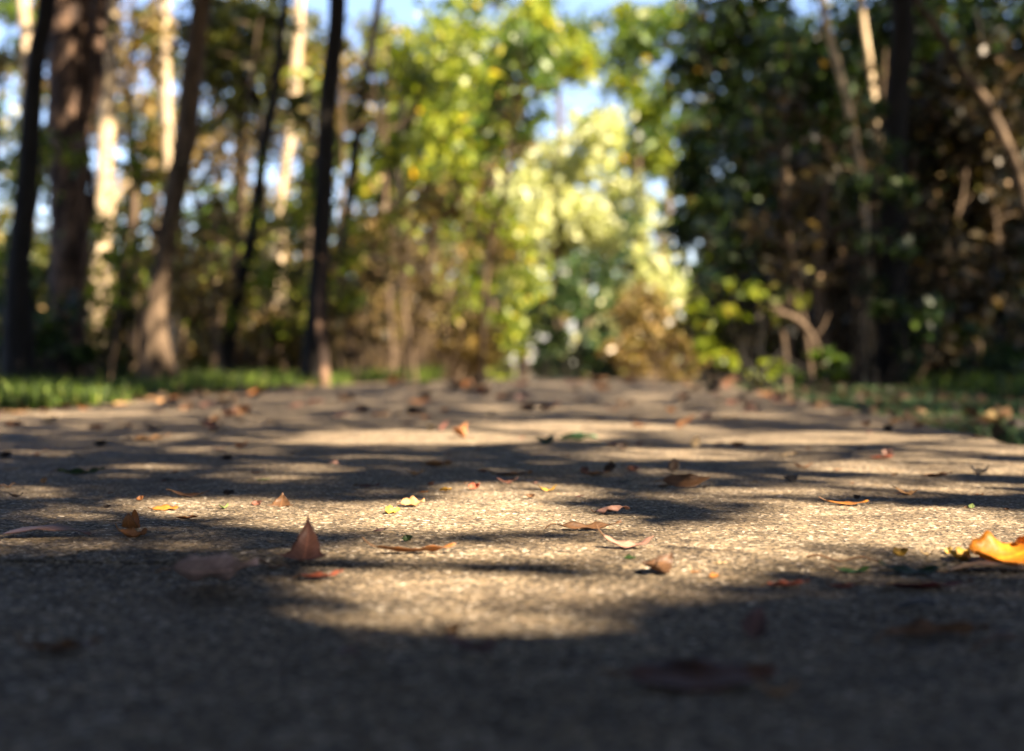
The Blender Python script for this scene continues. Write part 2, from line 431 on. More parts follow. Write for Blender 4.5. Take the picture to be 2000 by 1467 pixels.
# ------------------------------------------------------------------ fallen leaves
LC = {'redbrown': (.19, .082, .055), 'purple': (.15, .085, .075), 'orange': (.50, .20, .035), 'orangebrown': (.30, .12, .035), 'dark': (.035, .022, .017), 'brown': (.15, .075, .035),
      'tan': (.42, .24, .11), 'green': (.05, .11, .025), 'palegreen': (.30, .38, .13), 'pink': (.42, .23, .17), 'yellow': (.55, .33, .05), 'teal': (.16, .36, .20), 'red': (.42, .115, .06), 'cream': (.62, .45, .25),
      'maroon': (.11, .025, .03), 'darkgreen': (.03, .055, .018), 'grey': (.09, .075, .065), 'amber': (.62, .22, .014), 'dustypink': (.27, .12, .09), 'umber': (.10, .04, .022), 'mauve': (.50, .37, .34)}  # mauve is paled to imitate sky sheen on its leaf
for k, c in LC.items():
    M['l_' + k] = dry_leaf_mat(k + '_dry_leaf', c)

STY = {  # bend along (rad), bend across (rad, + edges up), pitch deg, roll deg, ripple, aspect
    'flat': (.25, .35, 2, 0, .02, .45), 'arch': (-1.1, -.5, 0, 4, .03, .42), 'cup': (1.1, .5, 0, 5, .03, .42), 'boat': (.7, 1.3, 0, 12, .04, .45),
    'curl': (2.6, .6, 8, 25, .06, .5), 'roll': (.5, 4.2, 4, 35, .05, .6), 'tent': (-.4, -1.5, 3, 0, .03, .5), 'stand': (.35, 1.0, 66, 0, .03, .55),
    'nub': (3.2, 2.2, 20, 40, .12, .8), 'long': (.35, .6, 1, 10, .02, .2), 'spire': (.45, 1.7, 68, 0, .03, .95), 'lean': (.4, .7, 4, 46, .05, .55), 'slab': (.25, .4, 2, 25, .04, .6), 'buckle': (1.5, 1.7, 8, 24, .12, .8),
    'ring': (4.6, .3, 10, 0, .04, .55), 'wave': (.5, .9, 3, 14, .05, .6)}


def leaf_grid(style, nu=19, nv=9):
    A, B, pitch, roll, rip, asp = STY[style]
    A *= R.uniform(.85, 1.2); B *= R.uniform(.8, 1.2)
    u = np.linspace(-.5, .5, nu)[:, None] * np.ones((1, nv)); v = np.ones((nu, 1)) * np.linspace(-1, 1, nv)[None, :]
    t = u + .5
    w = asp / 2 * np.sin(math.pi * np.clip(t, .001, .999) ** .85) ** .8 * (1 - .25 * t) + .004
    if style == 'spire':
        w = asp / 2 * (.60 * (1 - t) ** 1.15 * (1 + .3 * np.sin(math.pi * t)) + .40 * np.exp(-(t / .07) ** 2)) + .004
    w = w * (1 + .06 * np.sin(t * 31 + R.uniform(0, 6)) + .04 * np.sin(t * 53 + 1))
    x, y = u.copy(), v * w
    y += .05 * R.normal() * np.sin(math.pi * t)
    ang = B * v * w / (asp / 2) / 2
    rr = asp / max(abs(B), .05)
    yy = np.sin(ang) * rr; zz = (1 - np.cos(ang)) * rr * (1 if B > 0 else -1)
    zz += .035 * np.abs(v) * w * 2                                                   # crease on the midrib
    f1, f2 = R.uniform(5, 9), R.uniform(0, 6)
    zz += rip * np.abs(v) * np.sin(f1 * u * 2 + f2 + v * 1.3) * .5 + rip * .35 * np.sin(17 * u + f2) * v
    yc = y.mean(1, keepdims=True)
    # bend along the length
    a = A * u
    rad = 1 / max(abs(A), .05)
    sg = 1 if A > 0 else -1
    X = np.sin(np.abs(A) * u) * (rad - sg * zz)
    Z = sg * (rad - np.cos(np.abs(A) * u) * (rad - sg * zz))
    V = np.stack([X, yy + yc, Z], -1)
    # the stalk, off the base end
    b0 = V[0, nv // 2]; dirn = V[0, nv // 2] - V[2, nv // 2]; dirn /= np.linalg.norm(dirn)
    k = np.linspace(0, 1, 7)[:, None]
    st = b0 + dirn * k * .17 + np.array([0, .03, .05]) * k * k * R.choice([-1, 1])
    a, b = math.radians(pitch * R.uniform(.85, 1.1)), math.radians(roll * R.choice([-1, 1], p=[.12, .88]))
    Rp = np.array([[math.cos(a), 0, -math.sin(a)], [0, 1, 0], [math.sin(a), 0, math.cos(a)]])
    Rr = np.array([[1, 0, 0], [0, math.cos(b), -math.sin(b)], [0, math.sin(b), math.cos(b)]])
    T = (Rp @ Rr).T
    idx = np.arange(nu * nv).reshape(nu, nv)
    q = np.stack([idx[:-1, :-1], idx[1:, :-1], idx[1:, 1:], idx[:-1, 1:]], -1).reshape(-1, 4)
    return V.reshape(-1, 3) @ T, q, st @ T


def fallen(cx, y0, y1, w, style, yaw, colour, label, group=None, stalk=None, dz=0.0, fit=True, name='fallen_leaf', cat='leaf'):
    """a leaf on the path: seen from px cx-w/2 to cx+w/2, its lowest edge at y1, its highest near y0"""
    nu, nv = (19, 9) if w > 30 else (9, 5)
    V, q, st = leaf_grid(style, nu, nv)
    a = math.radians(yaw) + TH
    Z = np.array([[math.cos(a), -math.sin(a), 0], [math.sin(a), math.cos(a), 0], [0, 0, 1]]).T
    V, st = V @ Z, st @ Z
    base = G(cx, y1)
    sc = np.linalg.norm(base - CAM) / F
    k, kz = w * sc, 1.0
    for it in range(6):
        p = V * k * np.array([1, 1, kz])
        lo = p[:, 2].min()
        c = base.copy()
        for jt in range(3):
            P = p + c; P[:, 2] += pathz(c[0], c[1]) - c[2] - lo + .0012 + dz
            x, y, _ = proj(P)
            g2 = G((cx - (x.min() + x.max()) / 2) + proj(c[None])[0][0], proj(c[None])[1][0] + (y1 - y.max()) * .8)
            c = np.array([g2[0], g2[1], pathz(g2[0], g2[1])])
        k *= w / (x.max() - x.min())
        if fit:
            kz = float(np.clip(kz * ((y1 - y0) / (y.max() - y.min())) ** .8, .35, 2.6))
    if stalk is None:
        stalk = w > 45 and style not in ('nub', 'ring', 'roll')
    thick = .00035
    o = empty(name, c) if stalk else None
    bl = mesh('blade' if stalk else name, P - c, q, M['l_' + colour], None, True)
    al, ac = bl.data.attributes.new('along', 'FLOAT', 'POINT'), bl.data.attributes.new('across', 'FLOAT', 'POINT')
    al.data.foreach_set('value', np.repeat(np.linspace(0, 1, nu), nv).astype(np.float32)); ac.data.foreach_set('value', np.tile(np.linspace(-1, 1, nv), nu).astype(np.float32))
    if stalk:
        bl.parent = o
    else:
        bl.location = c
    sm = bl.modifiers.new('thickness', 'SOLIDIFY'); sm.thickness = thick; sm.offset = 0
    if stalk:
        g = Geo()
        s_ = st * k * np.array([1, 1, kz]); s_[:, 2] += P[:, 2].min() - c[2] - lo
        s_[:, 2] = np.maximum(s_[:, 2], .001)
        g.tube(s_, np.linspace(.0008, .0006, len(s_)) * max(1, w * sc / .07), 6)
        so = g.build('stalk', M['stalk']); so.parent = o
    return tag(o or bl, label, cat, group)


HERO = [
    (590, 1006, 1094, 100, 'spire', 90, 'redbrown', 'reddish brown leaf standing upright with its pointed tip in the air'),
    (420, 1078, 1136, 172, 'slab', 12, 'mauve', 'broad dull purplish brown leaf lying tilted just beyond the dark joint'),
    (261, 1024, 1050, 54, 'boat', 25, 'orangebrown', 'orange brown leaf whose end rolls up into a round ring'),
    (88, 1024, 1046, 182, 'arch', 3, 'purple', 'long dusky purple brown arched leaf in the shade at the path border'),
    (323, 985, 997, 52, 'wave', 5, 'orange', 'bright orange wavy leaf in the sun beside the ring shaped one'),
    (365, 1001, 1013, 44, 'flat', -15, 'orangebrown', 'small orange brown leaf just in front of the bright wavy one'),
    (273, 968, 977, 15, 'nub', 0, 'orangebrown', 'tiny crumpled orange scrap behind the bright wavy leaf'),
    (371, 957, 970, 72, 'cup', 4, 'brown', 'brown leaf with one end curled up at the rim of a sunny patch'),
    (446, 956, 966, 25, 'nub', 10, 'dark', 'small dark brown crumpled leaf behind the pale green scrap'),
    (437, 981, 993, 19, 'cup', 50, 'palegreen', 'small pale green leaf lying in the sun'),
    (546, 962, 989, 56, 'spire', 90, 'brown', 'tan brown leaf peaked like a small tent'),
    (501, 977, 988, 22, 'nub', 0, 'redbrown', 'small reddish curled leaf touching the tent shaped one'),
    (158, 912, 927, 92, 'long', 6, 'darkgreen', 'long dark olive leaf with a hooked stalk in the sun strip'),
    (84, 932, 944, 16, 'nub', 0, 'tan', 'small tan crumpled scrap near the long dark olive leaf'),
    (31, 950, 971, 30, 'cup', 20, 'dark', 'blackish leaf with a raised pointed tip near the path border'),
    (328, 928, 938, 28, 'long', -8, 'dark', 'narrow dark leaf beside a reddish scrap'),
    (354, 928, 938, 20, 'flat', -8, 'redbrown', 'reddish scrap lying end to end with a narrow dark leaf'),
    (503, 914, 924, 30, 'flat', -6, 'redbrown', 'dark red leaf behind the thin light green one'),
    (514, 931, 938, 26, 'flat', 5, 'palegreen', 'thin light green leaf lying flat in a sun strip'),
    (194, 858, 872, 30, 'nub', 0, 'dark', 'dark curled leaf with a pale twig beside it'),
    (10, 880, 894, 26, 'nub', 0, 'dark', 'black curled leaf at the very border of the view'),
    (147, 888, 897, 30, 'arch', 0, 'dark', 'flat blackish leaf beyond the long dark olive one'),
    (443, 886, 899, 22, 'nub', 0, 'dark', 'almost black lump of a leaf below the pinkish one'),
    (427, 864, 879, 26, 'cup', 10, 'pink', 'pale pinkish leaf tilted up to the light'),
    (470, 860, 875, 30, 'curl', 15, 'orangebrown', 'rusty curled leaf next to the pale pinkish one'),
    (292, 846, 860, 84, 'flat', 3, 'tan', 'large tan leaf lying flat in a bright strip near the verge'),
    (652, 896, 912, 26, 'arch', -10, 'pink', 'dull pink leaf in the shade behind the middle sun patch'),
    (628, 1109, 1128, 84, 'flat', 3, 'red', 'soft orange red leaf lying flat on the joint'),
    (110, 1017, 1026, 22, 'flat', 0, 'redbrown', 'small red brown leaf behind the long dusky purple one'),
    (813, 910, 927, 32, 'cup', 18, 'tan', 'tan leaf lifting one corner in the sun strip'),
    (855, 898, 910, 60, 'wave', 6, 'tan', 'light tan wavy leaf farther than the one lifting a corner'),
    (720, 944, 951, 46, 'long', 4, 'purple', 'thin purplish leaf lying across the shade'),
    (841, 940, 947, 13, 'nub', 0, 'redbrown', 'tiny dark red lump in the shaded middle of the path'),
    (926, 942, 955, 25, 'nub', 0, 'red', 'small brick red curled nub in the middle of the path'),
    (870, 951, 959, 25, 'wave', 5, 'yellow', 'slender greenish yellow scrap next to the brick red nub'),
    (825, 957, 962, 22, 'flat', 0, 'orange', 'small flat orange flake at the edge of the middle sun patch'),
    (806, 968, 988, 48, 'wave', 20, 'tan', 'ragged light tan leaf touching a yellow scrap'),
    (767, 986, 1004, 30, 'wave', 40, 'yellow', 'ragged yellow scrap in front of the light tan leaf'),
    (991, 932, 944, 40, 'cup', 5, 'redbrown', 'rusty leaf with a dark raised end in the middle distance'),
    (1003, 919, 928, 74, 'flat', 3, 'orangebrown', 'long flat rusty orange leaf lying behind a raised one'),
    (1141, 910, 924, 20, 'nub', 0, 'redbrown', 'dark red knob at the end of the winged leaf'),
    (1166, 915, 927, 50, 'flat', -6, 'orangebrown', 'rusty flat leaf between a knob and a raised dark one'),
    (1191, 900, 922, 24, 'stand', 60, 'dark', 'dark leaf raised like a wing beside the rusty flat one'),
    (1237, 909, 920, 28, 'nub', 0, 'redbrown', 'dark red curled leaf past the winged one'),
    (1215, 935, 942, 22, 'flat', 0, 'dark', 'small dark flake in front of the winged leaf'),
    (1069, 946, 959, 36, 'cup', 5, 'yellow', 'pale yellow leaf lit by the sun with an orange end'),
    (1132, 964, 972, 20, 'tent', 10, 'redbrown', 'little dark red brown leaf at the sunlit centre'),
    (1197, 976, 1003, 66, 'tent', -25, 'pink', 'pinkish brown folded leaf hiding a dark hollow beneath'),
    (1150, 1014, 1034, 128, 'long', 5, 'brown', 'very thin long brown leaf with its stalk rising at one end'),
    (742, 1030, 1039, 28, 'tent', 5, 'purple', 'small purplish leaf on the rim of the main sun patch'),
    (795, 1044, 1057, 22, 'nub', 0, 'darkgreen', 'small blackish green crumpled leaf in the shade'),
    (812, 1060, 1078, 156, 'long', 2, 'orangebrown', 'long slim orange leaf half in sun and half in shade'),
    (1228, 1045, 1070, 98, 'cup', -6, 'pink', 'smooth pinkish tan leaf lying like a shallow dish in the sun'),
    (1284, 1080, 1120, 62, 'curl', 65, 'brown', 'dark brown leaf curled over into a hook'),
    (1230, 1082, 1092, 24, 'wave', 0, 'green', 'small green scrap beside the hooked brown leaf'),
    (898, 824, 856, 30, 'curl', 75, 'orangebrown', 'orange and brown curled leaf standing in a far sun strip'),
    (1066, 845, 868, 38, 'curl', 20, 'darkgreen', 'dark olive curled leaf next to the flat bluish green one'),
    (1130, 843, 859, 76, 'lean', 4, 'teal', 'bluish green fresh leaf with a dark upturned tip'),
    (866, 822, 842, 17, 'stand', 40, 'dustypink', 'faded pink leaf standing near the orange curled one'),
    (843, 828, 837, 18, 'wave', 0, 'yellow', 'small yellow scrap beside the faded pink leaf'),
    (825, 817, 829, 38, 'arch', -4, 'dark', 'blackish leaf behind the faded pink one'),
    (1200, 860, 869, 34, 'flat', 0, 'red', 'salmon coloured flat leaf past the fresh bluish green one'),
    (1216, 864, 877, 26, 'nub', 0, 'dark', 'dark lump lying on the salmon coloured leaf'),
    (1250, 854, 869, 26, 'tent', 0, 'redbrown', 'red brown leaf on its own past the salmon coloured one'),
    (1341, 924, 952, 92, 'lean', 8, 'brown', 'large olive brown folded leaf with crisp edges'),
    (1316, 894, 922, 24, 'stand', 70, 'dark', 'dark leaf standing on its edge behind the folded olive brown one'),
    (1298, 940, 950, 30, 'flat', -5, 'redbrown', 'reddish leaf end poking out below the folded olive brown one'),
    (1358, 851, 874, 20, 'stand', 65, 'cream', 'cream coloured leaf standing up in a far sun strip'),
    (1441, 861, 873, 28, 'nub', 0, 'orangebrown', 'orange leaf with a dark curl in the far sun strip'),
    (1404, 861, 870, 24, 'tent', 0, 'redbrown', 'small red leaf between a cream one and an orange one'),
    (1568, 902, 914, 36, 'cup', 8, 'orangebrown', 'orange brown leaf with a dark raised end near the verge side'),
    (1545, 924, 940, 32, 'curl', 35, 'grey', 'grey hooked leaf like a bent claw'),
    (1722, 884, 896, 50, 'flat', 3, 'red', 'reddish orange flat leaf under a pink lump'),
    (1733, 876, 890, 22, 'nub', 0, 'pink', 'pinkish lump resting on a reddish flat leaf'),
    (1655, 976, 986, 84, 'cup', 2, 'orange', 'long narrow orange leaf with both ends turned up in the sun'),
    (1773, 952, 967, 46, 'cup', -12, 'tan', 'light tan leaf shaped like a bow'),
    (1674, 966, 974, 14, 'nub', 0, 'dark', 'tiny dark lump beyond the long narrow orange leaf'),
    (1914, 908, 926, 38, 'curl', -30, 'grey', 'grey leaf arched like a little bridge'),
    (1833, 920, 930, 54, 'flat', 2, 'orangebrown', 'thin flat rusty leaf next to the bridge shaped one'),
    (1912, 958, 967, 20, 'flat', 0, 'orangebrown', 'small rusty flake far over by the verge'),
    (1897, 983, 993, 13, 'stand', 60, 'palegreen', 'tiny light green leaf poking up by a shadow'),
    (1540, 878, 892, 34, 'tent', 0, 'cream', 'pale cream leaf in the sun strip near the verge'),
    (1735, 828, 844, 24, 'nub', 0, 'dark', 'black curled leaf on the path border by the turf'),
    (1759, 1068, 1086, 30, 'nub', 20, 'yellow', 'crumpled golden leaf at the rim of the brightest patch'),
    (1810, 1068, 1085, 30, 'cup', -20, 'cream', 'torn cream and orange scrap between two golden leaves'),
    (1875, 1064, 1094, 44, 'boat', 60, 'yellow', 'rounded olive gold leaf leaning on the big amber one'),
    (1853, 1068, 1082, 18, 'nub', 0, 'yellow', 'bright yellow crumb behind the rounded olive gold leaf'),
    (1966, 1036, 1104, 152, 'buckle', 22, 'amber', 'large glowing amber leaf buckled into folds'),
    (1935, 1096, 1118, 168, 'arch', -3, 'tan', 'wide tan leaf beneath the large amber one'),
    (1783, 1095, 1122, 134, 'cup', -4, 'darkgreen', 'long dark green leaf with both ends raised in the shade'),
    (1664, 1104, 1119, 72, 'cup', 8, 'green', 'mid green leaf blade touching a long dark green one'),
    (1540, 1122, 1144, 82, 'flat', 4, 'red', 'blurred orange red leaf just past the joint in shade'),
    (1650, 1134, 1147, 54, 'flat', -6, 'red', 'blurred salmon leaf beside a maroon one'),
    (1800, 1130, 1148, 200, 'long', -2, 'maroon', 'long dark maroon leaf lying along the joint'),
    (1409, 1090, 1101, 32, 'flat', 4, 'cream', 'small cream leaf in front of the brightest patch'),
    (1357, 1107, 1118, 20, 'flat', 0, 'orange', 'small orange flake beyond the joint'),
    (1395, 1117, 1128, 20, 'wave', 0, 'orange', 'small orange scrap lying just short of an orange flake'),
    (1473, 1184, 1248, 52, 'stand', 70, 'purple', 'purplish leaf standing upright in the near shade'),
    (1803, 1168, 1192, 106, 'arch', -2, 'dark', 'blackish leaf alone in the near shade'),
    (1832, 1206, 1242, 200, 'long', 5, 'brown', 'long blurred brown leaf with a lighter raised end'),
    (1965, 1232, 1266, 110, 'arch', -6, 'brown', 'brown leaf cut off by the border in near shade'),
    (1372, 1284, 1352, 300, 'slab', 5, 'umber', 'largest blurred dark red brown leaf close to the viewer'),
    (1519, 1324, 1358, 80, 'cup', 3, 'tan', 'blurred yellowish tan leaf beside the largest dark one'),
    (930, 1236, 1274, 116, 'cup', 3, 'purple', 'blurred purple brown dish shaped leaf at the end of the sun'),
    (681, 1256, 1284, 44, 'arch', 10, 'maroon', 'small blurred dark wine red leaf in shade'),
    (130, 1236, 1270, 150, 'flat', 6, 'brown', 'faint flat brown leaf in the deep shade'),
    (886, 1216, 1238, 32, 'nub', 0, 'tan', 'blurred tan crumb behind the purple brown dish shaped leaf'),
]
for h in HERO:
    fallen(*h)
# the rolled-up end of the ring shaped leaf belongs to it
ringleaf = [o for o in bpy.data.objects if o.get('label', '').startswith('orange brown leaf whose')][0]
tmp = fallen(256, 1003, 1041, 36, 'ring', 78, 'orangebrown', 'x', None, False)
for k in ('label', 'category'): del tmp[k]
tmp.name = 'curled_tip'; tmp.parent = ringleaf; tmp.location = np.array(tmp.location) - np.array(ringleaf.location) + np.array([0, 0, .004])

FAR = [('dark', 'small blackish leaf on the far shaded stretch of the path', 'dark leaves far along the path'),
       ('redbrown', 'small dull red leaf on the far shaded stretch of the path', 'red leaves far along the path'),
       ('brown', 'small brown dry leaf on the far shaded stretch of the path', 'brown leaves far along the path'),
       ('purple', 'small mauve grey leaf on the far shaded stretch of the path', 'mauve leaves far along the path'),
       ('orangebrown', 'small rusty orange leaf on the far shaded stretch of the path', 'rusty leaves far along the path')]
n = 0
while n < 135:
    py = 748 + 95 * R.random() ** 1.2
    xl, xr = 740 - (py - 742) * 10.0, 1390 + (py - 748) * 4.6
    px = R.uniform(max(xl, 0), min(xr, 2000))
    w = R.uniform(16, 44)
    c, lab, grp = FAR[R.choice(5, p=[.32, .18, .26, .10, .14])]
    sty = R.choice(['nub', 'arch', 'flat', 'cup', 'tent', 'curl', 'stand'], p=[.3, .15, .15, .15, .1, .1, .05])
    fallen(px, py - w * R.uniform(.25, .6), py, w, sty, R.uniform(-40, 40), c, lab, grp, False)
    n += 1
for k in range(40):
    py = R.uniform(845, 1000); px = R.uniform(20, 1980); w = R.uniform(8, 20)
    c = R.choice(['dark', 'redbrown', 'brown', 'orangebrown'])
    fallen(px, py - w * .4, py, w, R.choice(['nub', 'flat', 'tent']), R.uniform(-40, 40), c,
           {'dark': 'tiny black leaf crumb on the sun dappled middle of the path', 'redbrown': 'tiny red leaf crumb on the sun dappled middle of the path',
            'brown': 'tiny brown leaf crumb on the sun dappled middle of the path', 'orangebrown': 'tiny rusty leaf crumb on the sun dappled middle of the path'}[c], c + ' crumbs on the path', False, name='leaf_crumb', cat='leaf crumb')
for k in range(46):                          # litter gathered along both borders of the path
    lf = k < 30
    py = R.uniform(757, 812) if lf else R.uniform(772, 862)
    e = PL + .02 + abs(R.normal()) * .07 if lf else PR - .02 - abs(R.normal()) * .06
    lo, hi = (-400, 1200) if lf else (1000, 2600)
    for it in range(30):
        px = (lo + hi) / 2
        if G(px, py)[0] < e: lo = px
        else: hi = px
    if not 5 < px < 1995: continue
    w = R.uniform(14, 38); c = R.choice(['tan', 'brown', 'orangebrown', 'dark'], p=[.4, .3, .2, .1])
    nice = {'tan': 'tan', 'brown': 'brown', 'orangebrown': 'rusty', 'dark': 'blackish'}[c]
    fallen(px, py - w * .35, py, w, R.choice(['arch', 'flat', 'cup', 'nub', 'tent']), R.uniform(-60, 60), c, nice + ' leaf in the litter along the ' + ('sunny' if lf else 'shaded') + ' border of the path',
           nice + (' litter on the sunny border' if lf else ' litter on the shaded border'), False)
# twigs on the path
for x0, y0, x1, y1, r, lab in [(1575, 1096, 1700, 1101, .0011, 'thin straight brown twig behind the mid green leaf'), (500, 1104, 565, 1118, .0014, 'dark bent twig in front of the upright reddish leaf'),
                               (0, 955, 30, 951, .001, 'thin dark twig by the blackish leaf with raised tip')]:
    a, b = G(x0, y0), G(x1, y1)
    t = np.linspace(0, 1, 9)[:, None]
    p = a + (b - a) * t; p[:, 2] += .003 + .002 * np.sin(t[:, 0] * 9)
    g = Geo(); g.tube(p - a, np.linspace(r, r * .6, 9), 7, .1)
    o = g.build('twig', M['stalk']); o.location = a; tag(o, lab, 'twig')

# ------------------------------------------------------------------ overhead canopy that throws the dappled shade
def canopy(x0, x1, y0, y1, lai, size, hlo, hhi):
    n = int(lai * (x1 - x0) * (y1 - y0) / (.28 * size * size))
    # clumped, so that the shade is blotchy
    k = max(20, n // 45)
    cx, cy, ch = R.uniform(x0, x1, k), R.uniform(y0, y1, k), R.uniform(hlo, hhi, k)
    i = R.integers(0, k, n)
    loose = R.random(n) < .45
    g = np.stack([np.where(loose, R.uniform(x0, x1, n), cx[i] + R.normal(size=n) * .22), np.where(loose, R.uniform(y0, y1, n), cy[i] + R.normal(size=n) * .22), np.zeros(n)], 1)
    h = np.where(loose, R.uniform(hlo, hhi, n), ch[i] + R.normal(size=n) * .25)
    P = g + S * (h / S[2])[:, None]
    x, y, d = proj(P)
    need = .35 + .262 * np.maximum(d, 0)                      # stay above the picture
    low = (P[:, 2] < need) & (d > 0) & (np.abs(x - 1000) < 1150)
    P = P[~low]
    return P[keep(P)]


CP = [canopy(-3.0, 1.3, -.1, 1.0, 9, .075, 3.2, 6.0), canopy(-3.0, 1.3, 1.0, 2.2, 6.0, .075, 3.2, 6.0), canopy(-3.0, 1.3, 2.2, 3.2, 3.2, .08, 3.2, 6.0), canopy(-3.4, 1.8, 3.2, 5.6, 1.9, .10, 3.6, 7.0), canopy(-3.4, 2.2, 5.6, 17, 1.6, .12, 4.0, 8.5),
      canopy(-3.0, 1.5, -3, .0, 5, .12, 3.5, 7), canopy(-9, -3.2, 5, 18, 3.2, .14, 4.5, 9), canopy(1.8, 8, 1, 20, 6.5, .14, 3.6, 9), canopy(-6, -3, -2, 5, 4, .12, 3.5, 8)]
n = 95000                                   # unseen boughs added over the path to block sky light
P = np.stack([R.uniform(-7.5, 1.2, n), R.uniform(-7, 9, n), R.uniform(3.4, 7, n)], 1)
P[: n // 2] = P[R.integers(n // 2, n, 700)][R.integers(0, 700, n // 2)] + R.normal(size=(n // 2, 3)) * np.array([.3, .3, .2])
x, y, d = proj(P)
P = P[~((P[:, 2] < .4 + .27 * np.maximum(d, 0)) & (d > 0) & (np.abs(x - 1000) < 1200))]
CP.append(P[keep(P)])
# unseen boughs added between the sun and trunks and ground meant to be shaded
SHD = [(f * (658 - 612) + 612, 745 - 785 * f, 9, .15) for f in np.linspace(.12, 1, 20)]
SHD += [(np.interp(y, [-40, 120, 330, 560, 735], [92, 70, 55, 35, 40]), y, 10, .16) for y in range(-30, 730, 45)]
SHD += [(np.interp(y, [-20, 140, 250, 390, 520], [398, 376, 366, 340, 318]), y, 10, .15) for y in range(-20, 470, 36)]
SHD += [(np.interp(y, [-40, 150, 310, 450, 590, 715], [566, 540, 512, 494, 462, 432]), y, 12, .14) for y in range(-30, 700, 45)]
SHD += [(1744, y, 9, .2) for y in range(-30, 720, 50)] + [(134, y, 11, .2) for y in (360, 400, 440, 480, 520, 700)]
SHD += [(a, b, 7 + (780 - b) * .03, .3) for a in (40, 120, 200, 260) for b in (730, 765)] + [(1690 + 8 * k, 300 + 40 * k, 9, .12) for k in range(8)]
for px, py in [(a, b) for a in range(60, 2000, 190) for b in (1275, 1345, 1410) if b > 1300 or not 520 < a < 1450] + [(60, 1215), (200, 1215), (350, 1215), (60, 1160), (220, 1165), (1500, 1225), (1700, 1230), (1900, 1235)]:
    q = G(px, py); SHD.append((px, py, float((q - CAM) @ FW), .07))
SB = []
for px, py, D, r in SHD:
    m_ = int(4.5 * math.pi * r * r / (.14 * .16 * .16)) + 12
    c = W(px, py, D)
    t = R.uniform(3.5, 11, m_)
    q = c + S * t[:, None] + R.normal(size=(m_, 3)) * r * .6
    SB.append(q)
P = np.vstack(SB)
x, y, d = proj(P)
P = P[~((P[:, 2] < .4 + .262 * np.maximum(d, 0)) & (d > 0) & (np.abs(x - 1000) < 1150))]
ok = np.ones(len(P), bool)
for (px, py, D, r) in SPOT:
    if D == 10 and 590 < py < 710:
        q = P - W(px, py, D); t = q @ S
        ok &= (q * q).sum(1) - t * t > (r * .8) ** 2
g = P - S * (P[:, 2] / S[2])[:, None]
ok &= R.random(len(P)) >= open_at(g[:, 0], g[:, 1]) * 1.3
CP.append(P[ok])
CANOPY = np.vstack(CP)
csize = np.concatenate([np.full(len(p), s) for p, s in zip(CP, (.075, .075, .08, .10, .12, .12, .14, .14, .12, .14, .16))])

# ------------------------------------------------------------------ trees
TREES = []


def P2(pl, D):
    return np.array([W(a, b, D) for a, b in pl])


def tree(name, label, D, poly, widths, bark, top=None, group=None, crown=None, mat='olive', size=.10, cov=1.6, cat='tree', limbs=(), owner=True, sides=14, rough=.05):
    """poly: the trunk's line in the view (px, py) from its foot up at D metres; crown: ellipses (px, py, rx, ry[, dD])"""
    pts = P2(poly, D)
    size = size * 1.35
    foot = pts[0].copy(); foot[2] = groundz(foot[0], foot[1]) - .06
    if pts[0][2] - foot[2] > .03 or True:
        pts = np.vstack([[foot[0], foot[1], foot[2]], pts[1:] if len(pts) > 2 else pts[1:]])
    r = np.array(widths, float) / 2 * D / F
    r = np.interp(np.linspace(0, 1, len(pts)), np.linspace(0, 1, len(r)), r)
    if top:
        d = pts[-1] - pts[-2]; d /= np.linalg.norm(d)
        d = d * .5 + np.array([0, 0, 1]); d /= np.linalg.norm(d)
        e = [pts[-1] + d * (top - pts[-1][2]) * f + R.normal(size=3) * np.array([.15, .15, 0]) for f in (.35, .7, 1)]
        pts = np.vstack([pts, e]); r = np.concatenate([r, r[-1] * np.array([.8, .55, .25])])
    base = pts[0]
    root = empty(name, base + np.array([0, 0, .06]))
    tag(root, label, cat, group)
    g = Geo()
    flare = r.copy(); flare[0] *= 1.35
    line = g.tube(pts, flare, sides, rough, max(24, len(pts) * 6))
    for lp, lw in limbs:
        q = P2(lp, D); q[:, :] += FW * R.normal() * .03
        g.tube(q, np.array(lw) / 2 * D / F, 8, .06, 14)
    Pall = []
    for c in (crown or []):
        px, py, rx, ry_ = c[:4]
        dd = c[4] if len(c) > 4 else 0
        P, C = blob(px, py, rx, ry_, D + dd, size, cov)
        P = P[P[:, 2] > groundz(P[:, 0], P[:, 1]) + .03]
        Pall.append(P)
        for cc in C[R.permutation(len(C))[:min(len(C), 9)]]:
            j = np.argmin(np.linalg.norm(line - cc, axis=1) + .6 * np.maximum(line[:, 2] - cc[2], 0))
            a = line[max(j - 1, 0)]
            m = (a + cc) / 2 + R.normal(size=3) * .12 * np.linalg.norm(cc - a)
            rr = min(.018, .012 * np.linalg.norm(cc - a) + .004)
            g.tube(np.array([a, m, cc]), [rr, rr * .7, rr * .3], 6, 0, 8)
    t = dict(root=root, g=g, line=line, leaf=Pall, mat=mat, size=size, bark=bark, extra=[], owner=owner and top is not None, r=r)
    TREES.append(t)
    return t


